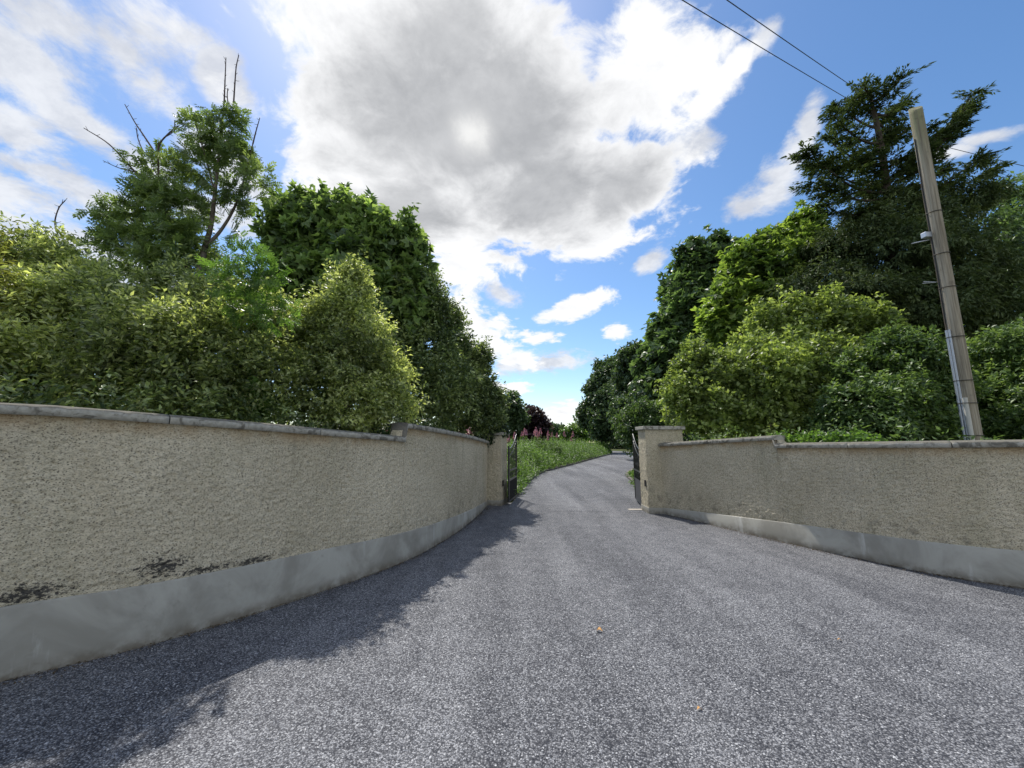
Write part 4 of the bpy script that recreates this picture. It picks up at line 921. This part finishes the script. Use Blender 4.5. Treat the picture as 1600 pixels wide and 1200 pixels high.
def weeds():
    rs = np.random.RandomState(90); n = 13000; P, hgt = [], []
    for _ in range(n):
        i = rs.randint(0, nE); u = rs.rand() * .80 + .01; p = surf(i, u) + np.array([rs.uniform(-.25, .25), rs.uniform(-.35, .35), 0])
        P.append(p); e = (u * 2.2); cl = .5 + .9 * vnoise(np.array([p]), .9, 12)[0]; hgt.append((.14 + .50 * min(1, e)) * (.6 + .7 * rs.rand()) * cl)
    P = np.array(P); hgt = np.array(hgt); per = 9; i = np.repeat(np.arange(n), per); m_ = len(i); t = rs.rand(m_)
    an = rs.rand(m_) * 2 * np.pi; rd = np.stack([np.cos(an), np.sin(an), 0 * an], 1)
    p = P[i] + np.array([0, 0, 1.]) * (t * hgt[i])[:, None] + rd * (.12 * rs.rand(m_))[:, None]
    a = unit(rd + np.array([0, 0, .5]) + rs.normal(size=(m_, 3)) * .3); nn = unit(np.array([0, 0, 1.]) + rs.normal(size=(m_, 3)) * .5)
    Ln = .10 * (.6 + .8 * rs.rand(m_)); ti = np.clip(vnoise(P, .7, 4)[i] * .8 + .4 * (rs.rand(m_) - .3), 0, 1)
    V, T, tt = leaves(p, a, nn, Ln, Ln * .42, 'oval', ti)
    # tall leafy stems standing out of it
    n2 = 1500; Q, hh = [], []
    for _ in range(n2):
        i2 = rs.randint(0, nE); u = .12 + rs.rand() ** .8 * .6; Q.append(surf(i2, u) + np.array([rs.uniform(-.3, .3), rs.uniform(-.4, .4), -.03])); hh.append(rs.uniform(.45, 1.0) * (.55 + .6 * min(1, u * 2)))
    Q, hh = np.array(Q), np.array(hh); per = 26; i = np.repeat(np.arange(n2), per); t = np.tile(np.linspace(.15, 1, per), n2); an = rs.rand(len(i)) * 6.28
    rd = np.stack([np.cos(an), np.sin(an), 0 * an], 1); ln = rs.normal(size=(n2, 3)) * .10; ln[:, 2] = 1
    p2 = Q[i] + ln[i] * (t * hh[i])[:, None]; L2 = (.15 - .09 * t) * (.8 + .4 * rs.rand(len(i)))
    V2, T2, t2 = leaves(p2, unit(rd + np.array([0, 0, .75])), unit(np.array([0, 0, 1.]) + rs.normal(size=(len(i), 3)) * .3), L2, L2 * .25, 'oval', np.clip(rs.rand(n2)[i] * .7 + .3 * t, 0, 1))
    tag(link('tall_weeds', np_mesh('tall_weeds', V2, T2, False, t2), L['bright']), 'tall upright leafy stems standing out of the bank undergrowth', 'undergrowth', kind='stuff')
    tag(link('undergrowth', np_mesh('undergrowth', V, T, False, tt), L['weed']), 'nettles, brambles and grass covering the bank', 'undergrowth', kind='stuff')
weeds()
def fireweed_meshes(seed):
    rs = np.random.RandomState(seed); h = 1.15; st = tubes([limb((0, 0, 0), (rs.uniform(-.1, .1), rs.uniform(-.1, .1), h), .007, .003, rs, .04, 8)], 4)
    n = 130; t = rs.rand(n) * .82; an = t * 60 + rs.rand(n); rd = np.stack([np.cos(an), np.sin(an), 0 * an], 1)
    p = np.array([0, 0, 1.]) * (t * h)[:, None] + rd * .01; a = unit(rd + np.array([0, 0, .55])); Ln = .13 * (1 - .5 * t) * (.8 + .4 * rs.rand(n))
    lf = leaves(p, a, unit(np.array([0, 0, 1.]) + rs.normal(size=(n, 3)) * .3), Ln, Ln * .22, 'oval', rs.rand(n))
    n = 90; t = .80 + .26 * rs.rand(n); an = rs.rand(n) * 6.28; rd = np.stack([np.cos(an), np.sin(an), 0 * an], 1); wd = (1.08 - t) / .28
    p = np.array([0, 0, 1.]) * (t * h)[:, None] + rd * (.035 * wd)[:, None]; a = unit(rd + np.array([0, 0, .2])); Ln = .045 * (.5 + wd)
    fl = leaves(p, a, unit(rs.normal(size=(n, 3))), Ln, Ln * .8, 'oval', rs.rand(n))
    return np_mesh('stem', st[0], st[1], True), np_mesh('leaves', lf[0], lf[1], False, lf[2]), np_mesh('flower_spike', fl[0], fl[1], False, fl[2])
FW = [fireweed_meshes(s_) for s_ in (1, 2, 3)]
MSTEM = m_plain('red_green_stem', rgb(.12, .09, .04), .7)
rs9 = np.random.RandomState(5)
def fireweed(x, y, z, sc, v, label):
    r = empty('fireweed', (x, y, z), rs9.rand() * 6); r.scale = (sc,) * 3
    for nm, me, mt in zip(('stem', 'leaves', 'flower_spike'), FW[v], (MSTEM, L['weed'], L['pink'])): link(nm, me, mt, r)
    tag(r, label, 'wildflower', 'fireweed on the bank')
for k in range(84):
    near = k < 62
    i = rs9.randint(2, 20) if near else rs9.randint(18, 44); u = rs9.uniform(.30, .72); p = surf(i, u)
    fireweed(p[0] + rs9.uniform(-.3, .3), p[1] + rs9.uniform(-.4, .4), p[2] - .05, rs9.uniform(1.05, 1.5), k % 3,
        ('pink-tipped fireweed standing just behind the open left gate leaf' if p[1] < 15.5 else 'pink fireweed spike in the clump in front of the purple beech') if near and p[1] < 19 else ('fireweed spike at the thin end of the clump, right of the purple beech' if near else 'scattered fireweed spike further along the bank towards the bend'))
for k, (i, u, r_, mt_, lab) in enumerate([(1, .22, .55, 'weed', 'pale green bramble bush at the kerb right beside the left gate leaf'), (6, .30, .6, 'laurel', 'dark bramble clump second along the kerb from the left gate'),
        (11, .24, .55, 'weed', 'light leafy clump against the kerb where the bank starts to swing right'), (18, .35, .8, 'laurel', 'broad dark bramble clump halfway along the bank'), (27, .3, .9, 'weed', 'yellow-green mound of weeds near the bend of the drive'),
        (36, .4, 1.1, 'laurel', 'dark leafy mound on the inside of the bend'), (22, .55, .9, 'hazel', 'yellowish bush on top of the bank behind the bramble clump')]):
    p = surf(i, u); tree('bramble_bush', (p[0], p[1], p[2] - .1), [((p[0], p[1], p[2] + .25 * r_), (r_ * .8, r_, r_ * .55)), ((p[0] + .35 * r_, p[1] + .8 * r_, p[2] + .2 * r_), (r_ * .6, r_ * .7, r_ * .5)), ((p[0] - .5 * r_, p[1] + .3, p[2] + .35 * r_), (r_ * .6, r_ * .6, r_ * .6))],
        lab, 'bramble', mt_, MBARK, .02, 420, 10, .09, 'oval', .16, 150 + k, hole=.15, width=.6, stems=3, twigs=15, zmin=.0)
# green patch at the foot of the right gate and low growth on the wall tops
def patch(name, lobes, n, per, leaf, matn, label, cat, seed, **kw):
    me, _ = crown_mesh(name, lobes, n, per, leaf, 'oval', .10, seed, hole=0, inner=.1, **kw)
    tag(link(name, me, L[matn]), label, cat, kind='stuff')
me, _ = crown_mesh('hedge_bottom', [((Lc[q][0] - .86, Lc[q][1] + .55, 1.35), (.45, .5, .8)) for q in range(int(len(Lc) * .28), len(Lc) - 40, 45)], 4200, 13, .07, 'oval', .2, 93, hole=.0, inner=.2, zmin=-.1)
tag(link('hedge_bottom', me, L['holm']), 'shaded leafy growth packed along the back of the left wall', 'undergrowth', kind='stuff')
me, _ = crown_mesh('hedge_bottom', [((Rc[q][0] + .75, Rc[q][1] + .7, .95), (.5, .5, .75)) for q in range(0, int(len(Rc) * .8), 45)], 2400, 13, .08, 'oval', .22, 94, hole=.0, inner=.2, zmin=-.1)
tag(link('hedge_bottom', me, L['laurel']), 'shaded leafy growth packed along the back of the right wall', 'undergrowth', kind='stuff')
patch('grass_verge', [((4.25 + .25 * j, 12.0 + 1.1 * j, .12), (.32, .8, .22)) for j in range(6)], 700, 9, .1, 'weed', 'grass and weeds on the right verge beyond the open gate', 'verge', 91, zmin=-.02)
patch('ground_ivy', [((4.75 + .16 * j, 6.8 - .18 * j, 1.56), (.3, .25, .14)) for j in range(5)], 420, 10, .06, 'bright', 'bright green creeper peeping over the low part of the right wall', 'creeper', 92, width=.7)
# ------------------------------------------------------------------ small things on the forecourt
def dead_leaf(px, py, size, label):
    d = ray(px, py); t = -H / d.z; c = Vector((0, 0, H)) + d * t
    V, T = [], []
    for i, u in enumerate(np.linspace(0, 1, 7)):
        w2 = size * .36 * math.sin(math.pi * min(.97, u * .93 + .05)); bow = .35 * size * math.sin(u * 3)
        V += [(-w2, (u - .5) * size, bow + w2 * .6), (0, (u - .5) * size, bow), (w2, (u - .5) * size, bow + w2 * .5)]
    for i in range(6):
        for j in range(2): T.append((i * 3 + j, i * 3 + j + 1, i * 3 + j + 4, i * 3 + j + 3))
    o = link('fallen_leaf', np_mesh('fallen_leaf', V, T, True), MDL); o.location = (c.x, c.y, .006); o.rotation_euler = (.15, .1, rnd.random() * 6)
    tag(o, label, 'leaf', 'fallen leaves on the chippings')
MDL = m_plain('dry_leaf', rgb(.50, .27, .09), .7, 0, .3, 60)
dead_leaf(937, 988, .052, 'curled orange-brown leaf lying alone in the middle of the forecourt')
dead_leaf(1312, 1002, .030, 'tiny tan leaf on the chippings to the right of the curled orange one')
dead_leaf(1093, 1111, .032, 'tiny brown leaf nearest the bottom of the picture on the forecourt')
def litter():
    rs = np.random.RandomState(14)
    for (P_, side_, a0, a1, lab) in ((Lc, 1, .30, .98, 'fine dark grit and leaf litter along the foot of the left wall'), (Rc, -1, .02, .62, 'fine dark grit and leaf litter along the foot of the right wall')):
        n = 3200; q = rs.randint(int(a0 * len(P_)), int(a1 * len(P_)), n); t_ = np.gradient(P_, axis=0); t_ /= np.linalg.norm(t_, axis=1)[:, None]
        nn = np.stack([t_[:, 1], -t_[:, 0]], 1)
        off = .02 + np.abs(rs.normal(size=n)) * .05 * (.3 + 1.4 * vnoise(np.concatenate([P_[q], np.zeros((n, 1))], 1), 2.5, 3)); p2 = P_[q] + nn[q] * off[:, None]
        p = np.concatenate([p2, np.full((n, 1), .008)], 1); an = rs.rand(n) * 6.28; a = np.stack([np.cos(an), np.sin(an), rs.uniform(-.1, .3, n)], 1)
        Ln = .008 + .016 * rs.rand(n) ** 3
        V, T, tt = leaves(p, unit(a), unit(np.array([0, 0, 1.]) + rs.normal(size=(n, 3)) * .4), Ln, Ln * .6, 'oval', rs.rand(n))
        tag(link('wall_foot_litter', np_mesh('wall_foot_litter', V, T, False, tt), MLIT), lab, 'litter', kind='stuff')
MLIT = m_plain('leaf_litter', rgb(.10, .075, .045), .9, 0, .5, 300, .2)
litter()
def chips():
    """loose chippings lying proud of the surface near the viewer"""
    rs = np.random.RandomState(3); n = 20000
    r_ = 1.3 + 3.8 * rs.rand(n) ** .8; an = rs.uniform(-1.15, 1.25, n); P = np.stack([np.sin(an) * r_, np.cos(an) * r_, np.zeros(n)], 1)
    ok = np.ones(n, bool)
    for q in range(0, len(Lc), 20): ok &= ~((np.abs(P[:, 1] - Lc[q][1]) < .14) & (P[:, 0] < Lc[q][0] + .05))
    for q in range(0, len(Rc), 20): ok &= ~((np.abs(P[:, 1] - Rc[q][1]) < .14) & (P[:, 0] > Rc[q][0] - .05))
    P = P[ok]; n = len(P); P[:, 2] = (vnoise(P, .5, 3) - .5) * .02 + .001
    o8 = np.array([(1, 0, 0), (-1, 0, 0), (0, 1, 0), (0, -1, 0), (0, 0, 1), (0, 0, -.3)], float)
    sc = (.0035 + .0035 * rs.rand(n)); V = o8[None] * (1 + .5 * (rs.rand(n, 6, 1) - .5)) * np.stack([sc * rs.uniform(.8, 1.5, n), sc, sc * rs.uniform(.4, .9, n)], 1)[:, None, :]
    a = rs.rand(n) * 6.28; c, s_ = np.cos(a)[:, None], np.sin(a)[:, None]; V = np.stack([V[..., 0] * c - V[..., 1] * s_, V[..., 0] * s_ + V[..., 1] * c, V[..., 2]], -1) + P[:, None]
    f = np.array([(0, 2, 4), (2, 1, 4), (1, 3, 4), (3, 0, 4)]); T = (np.arange(n)[:, None, None] * 6 + f[None]).reshape(-1, 3)
    me = np_mesh('loose_chippings', V.reshape(-1, 3), T, False, np.repeat(rs.rand(n), 6))
    m, t = mat('stone_chip'); ti = t.node('ShaderNodeAttribute', attribute_name='tint').outputs['Fac']
    finish(t, principled(t, ramp(t, ti, [(.0, (.09, .093, .105)), (.5, (.25, .26, .285)), (.95, (.46, .465, .475))]), .7))
    tag(link('loose_chippings', me, m), 'loose grey stone chips scattered over the forecourt', 'gravel', kind='stuff')
chips()
